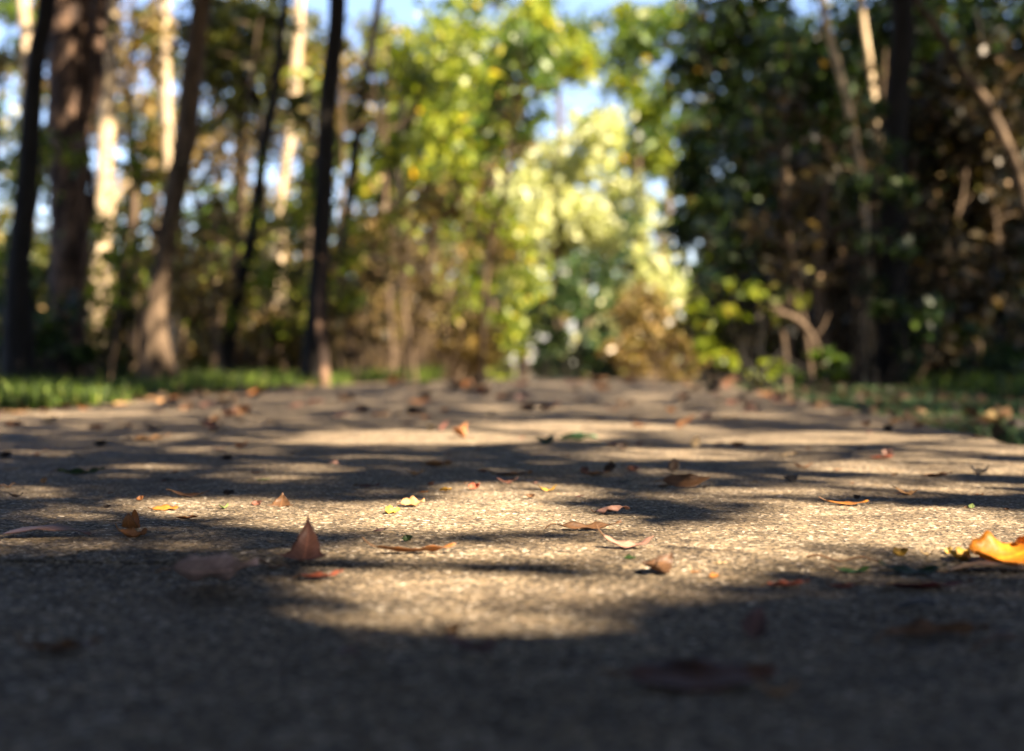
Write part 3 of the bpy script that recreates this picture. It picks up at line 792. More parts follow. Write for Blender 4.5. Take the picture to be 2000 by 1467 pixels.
# --- the near row on the sunny side of the wood
tree('pine_tree', 'thickest reddish pine trunk with patchy flaking bark lit by the sun', 11, [(128, 725), (130, 600), (136, 450), (135, 250), (140, 0), (146, -150)], [76, 66, 74, 80, 84, 80], 'bark_pine', 9.5, crown=[(190, 60, 50, 90, .4), (120, 340, 60, 60, .5)], cov=.5, size=.07,
     limbs=[([(150, 250), (185, 190), (196, 60), (205, -60)], [34, 32, 28, 26]), ([(150, 480), (176, 420), (180, 330)], [20, 16, 10])])
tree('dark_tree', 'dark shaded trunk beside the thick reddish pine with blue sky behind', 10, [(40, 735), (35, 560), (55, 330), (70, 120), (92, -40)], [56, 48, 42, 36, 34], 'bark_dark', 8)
tree('pale_tree', 'pale sunlit trunk close behind the thick reddish pine', 13, [(186, 715), (194, 560), (204, 420), (208, 260), (216, 60), (220, -80)], [40, 38, 38, 34, 28, 26], 'bark_pale', 8.5, crown=[(250, 330, 60, 70)], cov=.35, size=.06, mat='brown',
     limbs=[([(200, 420), (240, 370), (275, 340)], [14, 10, 6]), ([(196, 560), (180, 520), (170, 470)], [12, 9, 6])])
tree('pale_tree', 'slender pale trunk at the upper corner against green leaves', 15, [(52, 715), (48, 400), (52, 120), (43, -30)], [26, 24, 22, 22], 'bark_pale', 8)
tree('leaning_tree', 'dark leaning trunk with a forked sunlit foot and a propping root', 10, [(304, 700), (303, 620), (318, 520), (340, 390), (366, 250), (376, 140), (398, -20)], [52, 44, 36, 40, 44, 42, 38], 'bark_brown', 8.5,
     limbs=[([(318, 520), (332, 500), (345, 480)], [14, 13, 12]), ([(325, 490), (312, 462), (292, 440)], [22, 20, 14]), ([(270, 690), (272, 640), (282, 590)], [18, 16, 12]), ([(318, 650), (328, 690), (336, 735)], [16, 14, 18]), ([(336, 705), (350, 685), (366, 672)], [12, 8, 5])])
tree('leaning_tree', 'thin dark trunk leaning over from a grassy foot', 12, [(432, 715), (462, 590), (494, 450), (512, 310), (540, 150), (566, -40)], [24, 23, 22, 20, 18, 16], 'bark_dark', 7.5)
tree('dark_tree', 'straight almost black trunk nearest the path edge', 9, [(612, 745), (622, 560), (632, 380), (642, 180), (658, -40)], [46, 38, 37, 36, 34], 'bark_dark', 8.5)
tree('sapling', 'thin pinkish sunlit stem at the foot of the straight black trunk', 8.8, [(634, 745), (632, 690), (622, 620), (628, 520)], [20, 17, 12, 5], 'bark_pine', None, crown=[(628, 480, 30, 60)], cov=.3, size=.05, mat='brown')
tree('leaning_tree', 'grey green slim trunk leaning behind the straight black one', 12.5, [(664, 715), (672, 500), (690, 330), (714, 150), (745, -30)], [20, 20, 19, 17, 16], 'bark_dark', 8)
tree('pale_tree', 'distant pale trunk broken by leaves between two dark leaning ones', 18, [(540, 700), (546, 440), (566, 260), (580, 100), (588, -40)], [26, 26, 24, 22, 20], 'bark_pale', 9)
tree('pale_tree', 'short stretch of pale distant trunk beside the dark leaning one', 17, [(332, 700), (330, 400), (324, 150), (320, -30)], [24, 22, 20, 18], 'bark_pale', 9)
tree('leaning_tree', 'slim dark diagonal stem among yellow green leaves', 15, [(700, 690), (738, 420), (786, 280), (820, 180)], [18, 18, 18, 12], 'bark_dark', None, crown=[(830, 160, 60, 60)], cov=.8, size=.09, mat='lime', owner=False)
# --- the shaded side
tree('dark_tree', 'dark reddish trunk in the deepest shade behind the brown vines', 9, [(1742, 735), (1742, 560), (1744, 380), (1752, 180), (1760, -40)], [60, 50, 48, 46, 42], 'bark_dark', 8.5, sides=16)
tree('slender_tree', 'slender trunk slanting down with a bright lit stretch', 9, [(1712, 735), (1700, 560), (1688, 400), (1660, 230), (1640, 140), (1600, -40)], [13, 13, 13, 14, 15, 15], 'bark_pale', 7)
tree('slender_tree', 'second thin lit trunk beside the slanting one, high among dark leaves', 10, [(1735, 730), (1725, 400), (1702, 150), (1688, 60), (1676, -40)], [16, 15, 13, 13, 12], 'bark_pale', 7)
tree('leaning_tree', 'pale leaning stem crossing the dark leaves above the brown shrubs', 9, [(2060, 735), (2010, 420), (1940, 225), (1880, 140), (1820, 40), (1780, -40)], [22, 22, 20, 18, 16, 14], 'bark_brown', 6.5)
tree('dead_branch', 'dead stem bent over into an arch above the verge', 8, [(1612, 745), (1604, 705), (1588, 660), (1566, 632), (1540, 616), (1512, 612)], [9, 9, 11, 12, 10, 4], 'bark_brown', None, cat='dead branch', limbs=[([(1566, 632), (1550, 600), (1542, 570)], [6, 4, 2]), ([(1588, 660), (1606, 640), (1618, 612)], [6, 4, 2]), ([(1540, 616), (1522, 604), (1500, 600)], [6, 4, 2])], owner=False)
tree('slender_tree', 'upright brown vine wrapped stem with a level side branch', 9, [(1612, 735), (1606, 640), (1600, 520), (1606, 440), (1618, 330)], [24, 23, 22, 18, 10], 'bark_brown', None,
     limbs=[([(1602, 540), (1640, 512), (1704, 504)], [13, 14, 9]), ([(1605, 470), (1640, 440), (1690, 425)], [9, 8, 5])], crown=[(1620, 330, 60, 70)], cov=.8, mat='rust', size=.07, owner=False)
tree('sapling', 'thin straight pale stake like stem above the verge grass', 9, [(1690, 740), (1690, 690), (1690, 618), (1693, 560)], [16, 16, 14, 8], 'bark_pale', None, crown=[(1694, 540, 25, 30)], cov=.5, mat='rust', size=.05, owner=False)
tree('sapling', 'short rust coloured stem near the foot of the arched dead one', 8.2, [(1538, 742), (1534, 690), (1528, 640), (1530, 600)], [12, 11, 9, 5], 'bark_brown', None, crown=[(1530, 590, 40, 36)], cov=.7, mat='olive', size=.06, owner=False)
tree('slender_tree', 'brown upright stem with short twigs between vines and black trunk', 9.5, [(1745, 740), (1738, 560), (1730, 470), (1742, 370), (1736, 260)], [18, 18, 20, 18, 8], 'bark_pine', None, limbs=[([(1732, 470), (1716, 440), (1695, 415)], [12, 12, 8])], crown=[(1738, 280, 40, 50)], cov=.4, mat='rust', size=.06, owner=False)
# --- unseen canopy trees that throw the shade; sunny side ones added to block skylight
for k, (x, y, h, lab) in enumerate([(3.4, -3.2, 8, 'tall tree beside the path behind the viewer'), (5.2, -.6, 8.5, 'broad tree shading the near end of the path'), (4.0, 2.6, 8, 'tree standing just beyond the verge opposite the amber leaf'),
                                    (6.2, 5.2, 9, 'tall tree deep in the shaded wood'), (4.9, 9.2, 9, 'tree behind the dark shaded thicket'), (2.3, -6.0, 9, 'tree leaning over the path well behind the viewer'), (-3.8, 1.6, 8, 'unseen tree added beside the near path end to block sky light'), (-5, -3, 8.5, 'unseen tall tree added behind the viewer to block sky light'), (-4.2, 5.2, 8, 'unseen tree added beside the sunny verge to block sky light'), (8.5, 11, 10, 'tall tree far inside the shaded wood'), (8, 1, 10, 'large tree far off the near verge')]):
    D = 1.0
    g = Geo(); z0 = float(groundz(x, y)) - .06
    root = empty('canopy_tree', (x, y, z0 + .06)); tag(root, lab, 'tree')
    pts = np.array([[x, y, z0], [x + .1, y - .05, 1.2], [x - .05, y + .1, 3], [x + .1, y, h * .65], [x, y + .1, h]])
    line = g.tube(pts, [.2, .14, .12, .08, .03], 14, .05, 30)
    TREES.append(dict(root=root, g=g, line=line, leaf=[], mat='canopy', size=.1, bark='bark_brown', extra=[], owner=True))
# --- understorey and middle-distance trees, each a crown of leaves
UT = [
    ('understorey_tree', 'dark olive understorey tree filling the top between two trunks', 15, [(515, 715), (512, 420), (505, 200)], [20, 18, 10], [(480, 90, 130, 130), (410, 60, 70, 90), (590, 210, 80, 110), (450, 230, 80, 60)], 'olive', .11, 1.35, 'bark_dark'),
    ('understorey_tree', 'yellow green tree sparkling in the sun behind the straight black trunk', 17, [(770, 715), (776, 420), (790, 160)], [22, 18, 10], [(800, 110, 130, 140), (700, 170, 70, 130), (880, 230, 100, 120), (740, 330, 90, 70)], 'lime', .11, 1.1, 'bark_dark'),
    ('understorey_tree', 'fresh green tree hanging dark leafy sprays over the far path', 20, [(930, 715), (940, 480), (960, 220)], [24, 18, 10], [(960, 150, 110, 140), (1030, 245, 70, 36), (990, 300, 90, 50), (1030, 100, 60, 70)], 'green', .12, 1.35, 'bark_dark'),
    ('understorey_tree', 'small green tree lit by sun behind the leaning dark trunks', 14, [(420, 715), (424, 560), (430, 440)], [16, 14, 8], [(430, 450, 70, 90), (390, 370, 50, 40), (470, 560, 60, 80)], 'green', .09, 1.3, 'bark_dark'),
    ('understorey_tree', 'tan leaved tree high behind the pale trunk', 14, [(262, 715), (264, 400), (250, 120)], [16, 14, 8], [(255, 60, 80, 90), (70, 130, 80, 60), (330, 50, 50, 60)], 'brown', .09, .7, 'bark_brown'),
    ('understorey_tree', 'green leafed tree in the top corner behind the slender pale trunk', 16, [(-40, 715), (-20, 400), (10, 80)], [18, 16, 9], [(10, 90, 70, 120), (-10, 300, 80, 90)], 'green', .1, 1., 'bark_dark'),
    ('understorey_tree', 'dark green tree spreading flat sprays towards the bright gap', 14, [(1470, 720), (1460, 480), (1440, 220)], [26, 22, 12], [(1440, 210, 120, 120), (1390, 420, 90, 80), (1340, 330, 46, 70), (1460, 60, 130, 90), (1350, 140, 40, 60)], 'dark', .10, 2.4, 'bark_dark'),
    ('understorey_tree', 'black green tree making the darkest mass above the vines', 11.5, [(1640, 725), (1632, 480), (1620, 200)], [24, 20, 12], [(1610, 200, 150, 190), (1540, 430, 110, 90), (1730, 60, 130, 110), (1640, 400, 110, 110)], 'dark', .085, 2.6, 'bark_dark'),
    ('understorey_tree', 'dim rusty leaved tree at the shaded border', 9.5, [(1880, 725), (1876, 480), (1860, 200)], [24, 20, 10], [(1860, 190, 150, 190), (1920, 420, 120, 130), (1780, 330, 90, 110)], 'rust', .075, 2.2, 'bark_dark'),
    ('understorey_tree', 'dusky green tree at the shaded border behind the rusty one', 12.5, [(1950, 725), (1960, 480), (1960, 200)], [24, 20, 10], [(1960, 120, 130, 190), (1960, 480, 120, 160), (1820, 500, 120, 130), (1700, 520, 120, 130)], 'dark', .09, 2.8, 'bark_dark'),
]
for nm, lab, D, poly, wd, cr, mt, sz, cv, bk in UT:
    tree(nm, lab, D, poly, wd, bk, None, None, cr, mt, sz, cv, owner=False)
for i, u in enumerate(UT):
    if u[6] in ('lime', 'green'): UT[i] = u[:7] + (u[7] * 1.25,) + u[8:]
UT += [
    ('understorey_tree', 'olive tree with gappy leaves in front of the blue sky by the pine', 14.5, [(20, 715), (40, 480), (60, 260)], [16, 14, 8], [(60, 230, 90, 130), (10, 420, 80, 120), (90, 480, 50, 80)], 'olive', .065, 1.9, 'bark_dark'),
    ('understorey_tree', 'tan olive tree with thin leaves in front of the blue sky gaps', 15.5, [(300, 715), (290, 480), (280, 260)], [16, 14, 8], [(270, 200, 90, 90), (330, 390, 80, 70), (400, 160, 70, 120), (250, 420, 60, 100), (240, 110, 60, 90), (320, 290, 60, 70), (180, 330, 50, 60), (450, 300, 60, 70)], 'brown', .065, 1.9, 'bark_dark'),
    ('understorey_tree', 'olive brown tree filling the space between thin leaning trunks', 16, [(560, 715), (570, 480), (575, 260)], [16, 14, 8], [(580, 380, 70, 130), (500, 330, 50, 110), (620, 500, 60, 90), (655, 180, 40, 130)], 'brown', .085, .95, 'bark_dark'),
]
FARW = [
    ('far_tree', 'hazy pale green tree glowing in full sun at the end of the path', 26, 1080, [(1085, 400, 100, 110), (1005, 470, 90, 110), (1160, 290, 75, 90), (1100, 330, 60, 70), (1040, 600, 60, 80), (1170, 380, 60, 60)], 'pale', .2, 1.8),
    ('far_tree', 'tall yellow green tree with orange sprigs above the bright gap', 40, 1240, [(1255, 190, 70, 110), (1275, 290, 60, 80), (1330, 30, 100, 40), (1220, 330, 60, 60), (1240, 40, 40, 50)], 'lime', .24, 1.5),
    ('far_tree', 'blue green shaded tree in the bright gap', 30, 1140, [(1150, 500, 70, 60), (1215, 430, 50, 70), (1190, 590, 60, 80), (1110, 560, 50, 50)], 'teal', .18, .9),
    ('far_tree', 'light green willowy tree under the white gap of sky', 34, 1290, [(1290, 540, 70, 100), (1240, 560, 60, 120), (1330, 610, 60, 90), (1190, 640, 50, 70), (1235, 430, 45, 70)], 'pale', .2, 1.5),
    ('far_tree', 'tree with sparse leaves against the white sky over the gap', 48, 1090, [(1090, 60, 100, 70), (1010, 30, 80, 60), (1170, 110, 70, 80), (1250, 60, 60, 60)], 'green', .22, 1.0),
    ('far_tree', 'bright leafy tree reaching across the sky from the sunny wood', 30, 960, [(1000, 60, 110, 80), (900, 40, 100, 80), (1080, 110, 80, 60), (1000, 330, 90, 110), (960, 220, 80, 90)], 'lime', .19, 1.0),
    ('far_tree', 'bright leafy tree reaching across the sky from the shaded wood', 32, 1380, [(1310, 60, 80, 60), (1240, 110, 60, 60), (1380, 120, 70, 110), (1330, 250, 70, 90)], 'green', .19, 1.1),
    ('far_tree', 'far wood edge tree with yellowing leaves behind the sparkling one', 36, 860, [(860, 250, 120, 220), (780, 480, 110, 160), (940, 380, 90, 150), (1060, 40, 70, 50), (1120, 90, 50, 50)], 'lime', .2, 1.6),
    ('far_tree', 'far brown leaved tree seen between the black and slim trunks', 34, 700, [(690, 480, 60, 190), (560, 580, 80, 130), (620, 200, 90, 130)], 'brown', .2, 1.2),
    ('far_tree', 'far olive tree behind the dark leaning trunks', 34, 470, [(470, 560, 100, 120), (360, 600, 80, 90), (500, 120, 120, 140)], 'olive', .2, 1.3),
    ('far_tree', 'far dark tree low behind the thick reddish pine', 32, 160, [(160, 580, 130, 130), (30, 560, 90, 130), (260, 560, 80, 90)], 'olive', .2, 1.3),
    ('far_tree', 'far tan tree high behind the thick reddish pine', 36, 120, [(100, 60, 150, 110), (330, 230, 60, 50), (220, 200, 70, 70)], 'brown', .18, 1.2),
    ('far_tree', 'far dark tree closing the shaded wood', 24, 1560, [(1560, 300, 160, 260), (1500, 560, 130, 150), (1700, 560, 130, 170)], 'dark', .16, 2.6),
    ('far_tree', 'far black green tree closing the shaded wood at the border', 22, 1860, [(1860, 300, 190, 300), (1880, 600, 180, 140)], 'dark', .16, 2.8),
]
for nm, lab, D, bx, cr, mt, sz, cv in FARW:
    tp = min(c[1] for c in cr)
    tree(nm, lab, D, [(bx, 745), (bx + 6, (745 + tp) / 2), (bx - 4, tp)], [24, 18, 8], 'bark_brown', None, None, cr, mt, sz, cv, owner=False, sides=8)
# distant wood behind everything, one tree each, leaving the gaps where the sky shows
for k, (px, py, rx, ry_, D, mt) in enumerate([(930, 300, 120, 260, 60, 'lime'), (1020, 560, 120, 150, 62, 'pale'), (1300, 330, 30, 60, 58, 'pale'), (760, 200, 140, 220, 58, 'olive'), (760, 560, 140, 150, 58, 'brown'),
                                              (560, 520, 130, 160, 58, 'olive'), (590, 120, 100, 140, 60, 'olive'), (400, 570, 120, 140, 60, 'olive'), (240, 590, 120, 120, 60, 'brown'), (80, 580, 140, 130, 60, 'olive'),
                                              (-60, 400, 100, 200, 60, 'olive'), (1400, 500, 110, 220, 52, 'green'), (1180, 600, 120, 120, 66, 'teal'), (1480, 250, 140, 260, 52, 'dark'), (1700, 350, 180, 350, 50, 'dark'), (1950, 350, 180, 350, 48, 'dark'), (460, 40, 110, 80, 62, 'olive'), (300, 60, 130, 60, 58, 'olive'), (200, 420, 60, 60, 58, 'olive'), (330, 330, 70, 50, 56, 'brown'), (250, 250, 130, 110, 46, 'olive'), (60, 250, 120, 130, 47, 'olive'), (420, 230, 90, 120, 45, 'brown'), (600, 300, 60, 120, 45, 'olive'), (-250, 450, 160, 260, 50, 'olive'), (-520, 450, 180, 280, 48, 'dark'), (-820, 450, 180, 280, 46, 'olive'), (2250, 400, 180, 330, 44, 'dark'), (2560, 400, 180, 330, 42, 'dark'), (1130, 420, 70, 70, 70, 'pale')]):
    nice = {'lime': 'yellow green', 'pale': 'pale sunlit', 'olive': 'olive green', 'brown': 'brownish', 'green': 'green', 'teal': 'blue green', 'dark': 'dark shaded'}[mt]
    tree('distant_tree', nice + ' tree of the distant wood seen as a blur beyond the nearer trees', D, [(px, 755), (px + 5, py), (px, py - ry_ * .7)], [20, 14, 6], 'bark_brown', None, 'distant ' + nice + ' trees', [(px, py, rx, ry_)], mt, .34 if D > 47.5 else .26, 1.3 if D > 47.5 or px > 700 or px < -100 else .75, owner=False, sides=8)

TW = np.random.default_rng(9)
for k in range(46):
    sunny = k % 2 == 0
    px = TW.uniform(-20, 940) if sunny else TW.uniform(1500, 2030)
    D = TW.uniform(9.5, 17) if sunny else TW.uniform(8.5, 13)
    lean = TW.normal() * 60
    hh = TW.uniform(250, 760)
    pl = [(px + lean * f + TW.normal() * 8 * (f > 0), 740 - hh * f) for f in (0, .3, .6, 1)]
    li = []
    for j in range(6):
        f = TW.uniform(.25, .95)
        x0, y0 = px + lean * f, 740 - hh * f
        dx = TW.choice([-1, 1]) * TW.uniform(30, 90)
        li.append(([(x0, y0), (x0 + dx * .5, y0 - abs(dx) * TW.uniform(.1, .5)), (x0 + dx, y0 - abs(dx) * TW.uniform(.1, 1.0))], [4.5, 3.5, 1.5]))
    wd = TW.uniform(6, 11)
    tree('bare_sapling', 'thin twiggy sapling with few leaves ' + ('among the trunks of the sunny wood' if sunny else 'among the vines of the shaded wood'), D, pl, [wd, wd, wd * .8, 3], 'bark_brown', None,
         'thin saplings of the ' + ('sunny wood' if sunny else 'shaded wood'), [(px + lean * .8, 740 - hh * .75, 70, 110), (px + lean * .4, 740 - hh * .4, 60, 80)], ('brown' if k % 4 else 'lime') if sunny else 'rust', .06, .55, limbs=li, owner=False, sides=8)
# hand the overhead leaves to the tree that stands closest
own = [t for t in TREES if t['owner']]
cent = np.array([t['line'][-1] * .5 + t['line'][len(t['line']) // 2] * .5 for t in own])
who = np.argmin(((CANOPY[:, None, :2] - cent[None, :, :2]) ** 2).sum(2), 1)
for k, t in enumerate(own):
    i = np.where(who == k)[0]
    if len(i):
        t['extra'].append((CANOPY[i], csize[i]))
        C = CANOPY[R.choice(i, min(14, len(i)), replace=False)]
        for cc in C:
            up = t['line'][t['line'][:, 2] > 2.6]
            up = up if len(up) else t['line'][-3:]
            a = up[np.argmin(np.linalg.norm(up - cc, axis=1) + R.random(len(up)) * .8)]
            if np.linalg.norm(cc - a) > 7: continue
            m = (a + cc) / 2 + R.normal(size=3) * .1 * np.linalg.norm(cc - a); m[2] += .3
            q = np.array([a, m, cc]); x, y, d = proj(q)
            if ((d > .3) & (y > -20) & (np.abs(x - 1000) < 1080)).any(): continue
            t['g'].tube(q, [.03, .02, .006], 7, .03, 10)
nleaf = 0
for t in TREES:
    t['g'].build('trunk', M[t['bark']], t['root'])
    VV, FF, n0 = [], [], 0
    for P in t['leaf']:
        P = P[keep(P)]
        if len(P):
            V, q = leaves(P, t['size']); VV.append(V); FF.append(q + n0); n0 += len(V)
    for P, s in t['extra']:
        V, q = leaves(P, s[:, None], .6, .6); VV.append(V); FF.append(q + n0); n0 += len(V)
    if VV:
        nleaf += n0 // 4
        mesh('crown', np.vstack(VV), np.vstack(FF), M[t['mat'] if t['leaf'] else 'canopy'], t['root'])

# ------------------------------------------------------------------ shrubs: many thin stems and small leaves
SH = [('brown_shrub', 'tall tan brown shrub of fine twigs beside the straight black trunk', 14, 800, [(790, 470, 110, 170), (740, 600, 100, 120), (850, 400, 70, 90)], 'brown', .06, 1.0, 60),
      ('brown_shrub', 'low dark brown twiggy shrub against the straight black trunk', 12, 700, [(700, 580, 60, 140), (690, 660, 60, 70)], 'rust', .05, 1.1, 40),
      ('leafy_shrub', 'golden green shrub glowing in the sun before the bright gap', 18, 940, [(930, 460, 80, 100), (960, 560, 80, 110), (890, 590, 70, 100)], 'lime', .09, 1.2, 30),
      ('brown_shrub', 'pinkish tan shrub in the sun low by the end of the path', 15, 870, [(870, 660, 90, 80), (950, 660, 60, 70)], 'brown', .06, 1.3, 40),
      ('leafy_shrub', 'blue green shaded shrub where the path disappears', 22, 1110, [(1100, 610, 80, 90), (1150, 690, 80, 50), (1050, 660, 60, 70), (1110, 540, 60, 60)], 'teal', .11, 1.0, 40),
      ('brown_shrub', 'beige feathery shrub in the sun past the end of the path', 22, 1280, [(1270, 640, 80, 90), (1340, 680, 70, 60), (1230, 690, 60, 50)], 'brown', .09, 1.4, 40),
      ('leafy_shrub', 'bright green bush above the verge beside the dark tree', 11.5, 1440, [(1445, 580, 60, 40), (1400, 640, 50, 70), (1500, 570, 40, 30)], 'lime', .07, 1.3, 24),
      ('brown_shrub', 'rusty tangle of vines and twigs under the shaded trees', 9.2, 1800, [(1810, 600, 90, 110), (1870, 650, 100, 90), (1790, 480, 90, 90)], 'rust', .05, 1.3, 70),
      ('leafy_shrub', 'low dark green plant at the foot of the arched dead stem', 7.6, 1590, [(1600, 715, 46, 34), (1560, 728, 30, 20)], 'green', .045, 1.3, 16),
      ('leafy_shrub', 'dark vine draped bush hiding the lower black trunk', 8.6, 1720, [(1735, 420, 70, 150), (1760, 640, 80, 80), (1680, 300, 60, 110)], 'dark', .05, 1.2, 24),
      ('brown_shrub', 'brown twiggy tangle between the arched stem and the vines', 9.4, 1650, [(1650, 620, 80, 100), (1600, 560, 60, 90)], 'rust', .05, 1.0, 60),
      ('leafy_shrub', 'dark tall thicket behind the trunk beside the reddish pine', 12.5, 70, [(100, 540, 70, 120), (20, 580, 70, 120), (150, 440, 40, 70)], 'dark', .07, 1.1, 24),
      ('leafy_shrub', 'dark shrub beneath the thick reddish pine', 10.5, 60, [(60, 640, 80, 90), (160, 690, 70, 50)], 'dark', .06, 1.2, 24),
      ('brown_shrub', 'olive brown undergrowth between pine and leaning trunk', 12.5, 230, [(235, 600, 60, 110), (200, 660, 60, 70)], 'olive', .06, 1.0, 40),
      ('brown_shrub', 'tan undergrowth with upright stems behind the thin leaning trunk', 12.6, 480, [(480, 640, 70, 80), (400, 640, 50, 90), (550, 640, 50, 90)], 'brown', .055, 1.0, 60),
      ('leafy_shrub', 'olive shrub in front of the straight black trunk row', 13, 560, [(570, 560, 60, 130), (540, 680, 60, 40)], 'olive', .07, 1.2, 30),
      ('leafy_shrub', 'dark low shrub at the shaded border of the verge', 8.5, 1950, [(1950, 680, 90, 70), (1870, 720, 60, 30)], 'dark', .05, 1.4, 24),
      ('leafy_shrub', 'yellow green sprig lit on the verge by the turf', 8, 1490, [(1485, 735, 26, 22), (1512, 725, 20, 20)], 'lime', .045, 1.3, 10),
      ('leafy_shrub', 'dark olive shrub behind the bright green bush', 13.5, 1400, [(1390, 640, 70, 90), (1470, 670, 80, 70)], 'olive', .07, 1.5, 24)]
for k, (px, D, ly, lab) in enumerate([(0, -2.6, -3.4, 'unseen dense bush added behind the viewer to block light'), (0, -4.2, -.6, 'unseen dense bush added beside the sunny verge to block light'), (0, -.2, -4.2, 'unseen tall bush added at the path edge to block light'), (0, 2.6, -3.0, 'unseen bush added on the shaded verge behind the viewer to block light'), (0, 3.4, .6, 'unseen bush added on the shaded verge next to the viewer to block light')]):
    SH.append(('leafy_shrub', lab, (D, ly), None, [], 'dark', .10, 1, 24))  # unseen bushes added around the camera to darken the near path
UG = np.random.default_rng(5)
for k, px in enumerate(range(-40, 2080, 88)):
    for row, D in ((0, 17.5), (1, 26)):
        x = px + UG.uniform(-30, 30) + row * 44
        if row == 0 and 1000 < x < 1380: continue
        mt = ('olive' if x < 180 else 'brown' if x < 330 else 'olive' if x < 440 else 'brown' if x < 900 else 'lime' if x < 1040 else 'teal' if x < 1190 else 'brown' if x < 1380 else 'rust')
        if row and 300 < x < 900: mt = 'brown' if k % 2 else 'olive'
        if row and x > 1380: mt = 'dark'
        nice = {'lime': 'yellow green', 'olive': 'olive green', 'brown': 'tan brown', 'teal': 'blue green', 'dark': 'dark green', 'rust': 'rusty brown'}[mt]
        where = 'behind the first row of trunks' if row == 0 else 'far back in the wood'
        top = UG.uniform(110, 210) if x < 1000 or x > 1380 else UG.uniform(60, 110)
        SH.append(('undergrowth_shrub', nice + ' bush of the undergrowth ' + where, D, x, [(x, 740 - top * .55, 75, top * .6), (x + UG.uniform(-30, 30), 700, 80, 60)], mt, .085 if row == 0 else .12, 1.2, 24, nice + ' bushes ' + where))
for nm, lab, D, bx, cr, mt, sz, cv, ns, *gr in SH:
    sz = sz * 1.35
    foot = W(bx, 740, D) if bx is not None else np.array([*D, 0.0]); foot[2] = groundz(foot[0], foot[1])
    root = empty(nm, foot); tag(root, lab, 'shrub', *gr)
    g = Geo(); Pall = []
    for px, py, rx, ry_ in cr:
        P, C = blob(px, py, rx, ry_, D, sz, cv, .22)
        P = P[(P[:, 2] > groundz(P[:, 0], P[:, 1]) + .02)]
        Pall.append(P[keep(P)])
        for k in range(ns // len(cr) + 1):
            e = C[R.integers(len(C))] + R.normal(size=3) * .05
            b = e * np.array([1, 1, 0]) + (foot * np.array([1, 1, 0]) - e * np.array([1, 1, 0])) * R.uniform(.45, .95) + R.normal(size=3) * np.array([.08, .08, 0])
            b[2] = groundz(b[0], b[1]) - .02
            m = (b + e) / 2 + R.normal(size=3) * .08
            r = R.uniform(.004, .010)
            g.tube(np.array([b, m, e]), [r, r * .8, r * .3], 6, 0, 8)
    if bx is None:
        c = foot + np.array([0, 0, 1.25]); C = c + R.normal(size=(60, 3)) * np.array([.5, .5, .6])
        P = C[R.integers(0, 60, 5200)] + R.normal(size=(5200, 3)) * .22
        x, y, d = proj(P)
        P = P[(P[:, 2] > .05) & ((d < .1) | (np.abs(x - 1000) > 1100)) & (P[:, 0] > -6) & ~((P[:, 0] > PL) & (P[:, 0] < PR) & (P[:, 2] < .5))]
        Pall.append(P[keep(P)])
        for e in C[:24]:
            b = foot + R.normal(size=3) * np.array([.1, .1, 0]); b[2] = foot[2] - .02
            g.tube(np.array([b, (b + e) / 2 + R.normal(size=3) * .1, e]), [.014, .01, .004], 6, 0, 8)
    g.build('woody_stem', M['bark_brown' if mt in ('brown', 'rust') else 'bark_dark'], root)
    V, q = leaves(np.vstack(Pall), sz)
    mesh('foliage', V, q, M[mt], root)

# ------------------------------------------------------------------ grass and litter beside the path
def blades(n, xf, yf, h, w, hmul=None):
    x, y = xf(n), yf(n)
    z = groundz(x, y)
    a = R.uniform(0, 2 * math.pi, n); hh = h * R.uniform(.4, 1.3, n)
    if hmul is not None: hh = hh * hmul(x, y)
    lean = R.uniform(.1, .7, n) * hh
    b = R.uniform(0, 2 * math.pi, n)
    dx, dy = np.cos(a) * w / 2, np.sin(a) * w / 2
    lx, ly = np.cos(b) * lean, np.sin(b) * lean
    p0 = np.stack([x - dx, y - dy, z - .005], 1); p1 = np.stack([x + dx, y + dy, z - .005], 1)
    m0 = np.stack([x - dx * .8 + lx * .3, y - dy * .8 + ly * .3, z + hh * .6], 1); m1 = np.stack([x + dx * .8 + lx * .3, y + dy * .8 + ly * .3, z + hh * .6], 1)
    t0 = np.stack([x - dx * .12 + lx, y - dy * .12 + ly, z + hh], 1); t1 = np.stack([x + dx * .12 + lx, y + dy * .12 + ly, z + hh], 1)
    V = np.stack([p0, p1, m1, m0, t1, t0], 1).reshape(-1, 3)
    i = np.arange(n)[:, None] * 6
    q = np.concatenate([i + np.array([[0, 1, 2, 3]]), i + np.array([[3, 2, 4, 5]])], 0)
    return V, q


V, q = blades(12000, lambda n: PL + .05 - R.random(n) ** 1.4 * 3.4, lambda n: 3 + 13 * R.random(n), .085, .006, lambda x, y: .25 + sstep(.05, .9, PL - x) * (.35 + 1.1 * sstep(.2, .9, np.sin(2.9 * x + 1.7 * y) * np.sin(1.3 * y - .8 * x + 1))))
tag(mesh('grass', V, q, M['grass']), 'rough bright green grass between the path and the sunny wood', 'grass', None, 'stuff')
for px, py, D, r, h, k in [(520, 738, 9.5, .45, .09, 2200), (440, 740, 9.4, .3, .08, 1100), (605, 742, 9.2, .35, .08, 1300), (145, 800, 4.8, .22, .07, 700), (90, 795, 5.0, .12, .08, 260), (700, 742, 11.5, .4, .11, 1400), (790, 738, 13, .5, .13, 1500), (880, 735, 14.5, .5, .16, 1500), (30, 790, 5.4, .3, .09, 500), (300, 765, 7.5, .4, .07, 700)]:
    c = W(px, py, D); rr_ = r * np.sqrt(R.random(k)); aa = R.random(k) * 2 * math.pi
    V2, q2 = blades(k, lambda n: np.minimum(c[0] + rr_ * np.cos(aa), PL + .03), lambda n: c[1] + rr_ * np.sin(aa) * 1.5, h, .008)
    q = np.vstack([q, q2 + len(V)]); V = np.vstack([V, V2])
bpy.data.objects.remove(bpy.data.objects['grass'])
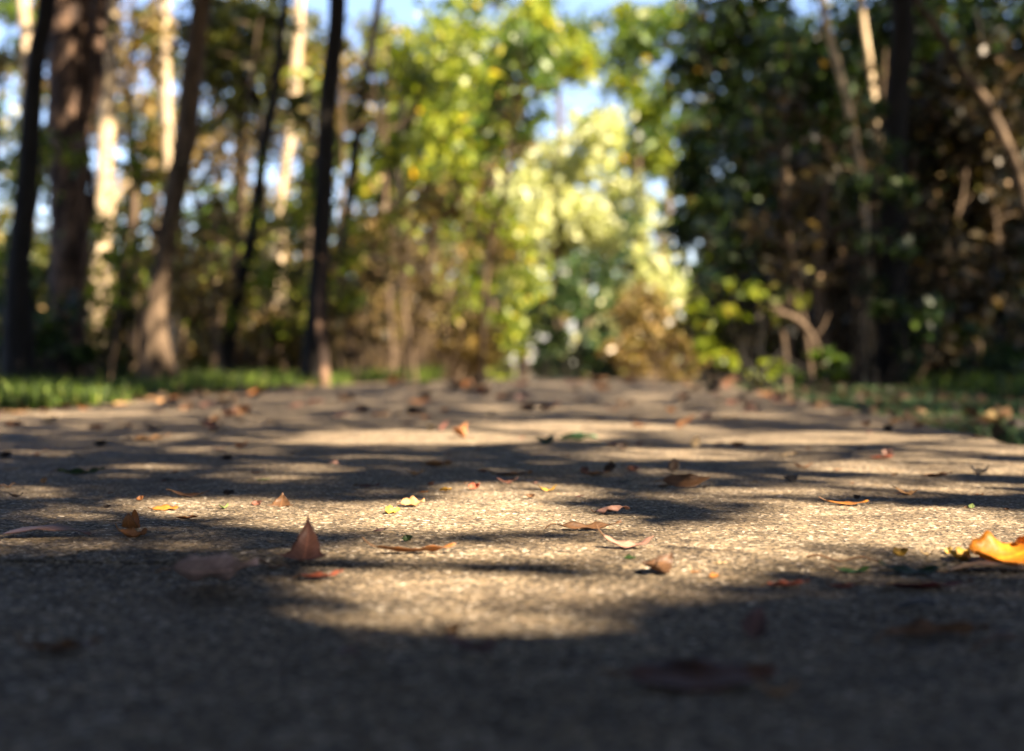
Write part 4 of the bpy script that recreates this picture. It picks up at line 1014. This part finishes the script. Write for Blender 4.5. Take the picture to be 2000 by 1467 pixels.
tag(mesh('grass', V, q, M['grass']), 'rough bright green grass between the path and the sunny wood', 'grass', None, 'stuff')
V, q = blades(42000, lambda n: PR + .015 + R.random(n) * 1.8, lambda n: 1.6 + 10 * R.random(n), .03, .005, lambda x, y: .6 + 1.2 * sstep(1.2, 1.8, x - PR) + .3 * np.sin(3 * x + 2 * y))
tag(mesh('turf_grass', V, q, M['turf']), 'short dull green turf on the shaded verge', 'grass', None, 'stuff')
V, q = blades(9000, lambda n: PR + 1.0 + R.random(n) * 2.2, lambda n: 6 + 6 * R.random(n), .10, .007)
tag(mesh('tall_grass', V, q, M['grass']), 'taller green grass under the shaded shrubs', 'grass', None, 'stuff')
n = 15000
x = np.where(R.random(n) < .6, PL + .03 - R.random(n) ** 1.5 * 6, PR + .05 + R.random(n) * 5); y = 1.5 + 16 * R.random(n) ** 1.3
P = np.stack([x, y, groundz(x, y) + .008], 1)
V, q = leaves(P, .065, .55, 3.0)
tag(mesh('leaf_litter', V, q, M['litter']), 'brown dead leaves littering the verge and wood floor', 'leaf litter', None, 'stuff')

# ------------------------------------------------------------------ sky, sun, camera
sc = bpy.context.scene
w = bpy.data.worlds.new('World'); sc.world = w; w.use_nodes = True
nt = w.node_tree
sky = nt.nodes.new('ShaderNodeTexSky'); sky.sky_type = 'NISHITA'; sky.sun_disc = False
el = math.asin(S[2]); az = math.atan2(S[0], S[1])
sky.sun_elevation = el; sky.sun_rotation = az
sky.air_density = 1.1; sky.dust_density = .3; sky.ozone_density = 2.5
bg = nt.nodes['Background']; bg.inputs[1].default_value = .05
mx = nt.nodes.new('ShaderNodeMix'); mx.data_type = 'RGBA'; mx.blend_type = 'MULTIPLY'; mx.inputs[0].default_value = 1
mx.inputs[7].default_value = (.97, .92, 1.06, 1)
nt.links.new(sky.outputs[0], mx.inputs[6]); nt.links.new(mx.outputs[2], bg.inputs[0])
sun = bpy.data.lights.new('sun', 'SUN'); sun.energy = 5; sun.angle = math.radians(.53); sun.color = (1, .84, .63)
so = bpy.data.objects.new('sun', sun); col.objects.link(so)
from mathutils import Vector, Matrix
so.rotation_euler = Vector(-S).to_track_quat('-Z', 'Y').to_euler()
so.location = (5, -4, 20)
cam = bpy.data.cameras.new('camera'); co = bpy.data.objects.new('camera', cam); col.objects.link(co)
cam.lens = 50; cam.sensor_width = 36; cam.clip_start = .02; cam.clip_end = 2000
m = Matrix.Identity(4)
for i in range(3):
    m[i][0], m[i][1], m[i][2], m[i][3] = RT[i], UP[i], -FW[i], CAM[i]
co.matrix_world = m
cam.dof.use_dof = True; cam.dof.focus_distance = 1.38; cam.dof.aperture_fstop = 4.0; cam.dof.aperture_blades = 0
sc.camera = co
vs = sc.view_settings
vs.view_transform = 'Standard'; vs.look = 'None'; vs.exposure = 2.65; vs.gamma = 1; vs.use_curve_mapping = False
sc.render.engine = 'CYCLES'
sc.cycles.use_denoising = True
sc.cycles.max_bounces = 6; sc.cycles.diffuse_bounces = 3; sc.cycles.transmission_bounces = 3; sc.cycles.glossy_bounces = 2
sc.cycles.sample_clamp_indirect = 6
sc.cycles.use_adaptive_sampling = False
print('canopy leaves', len(CANOPY), 'leaves', nleaf)
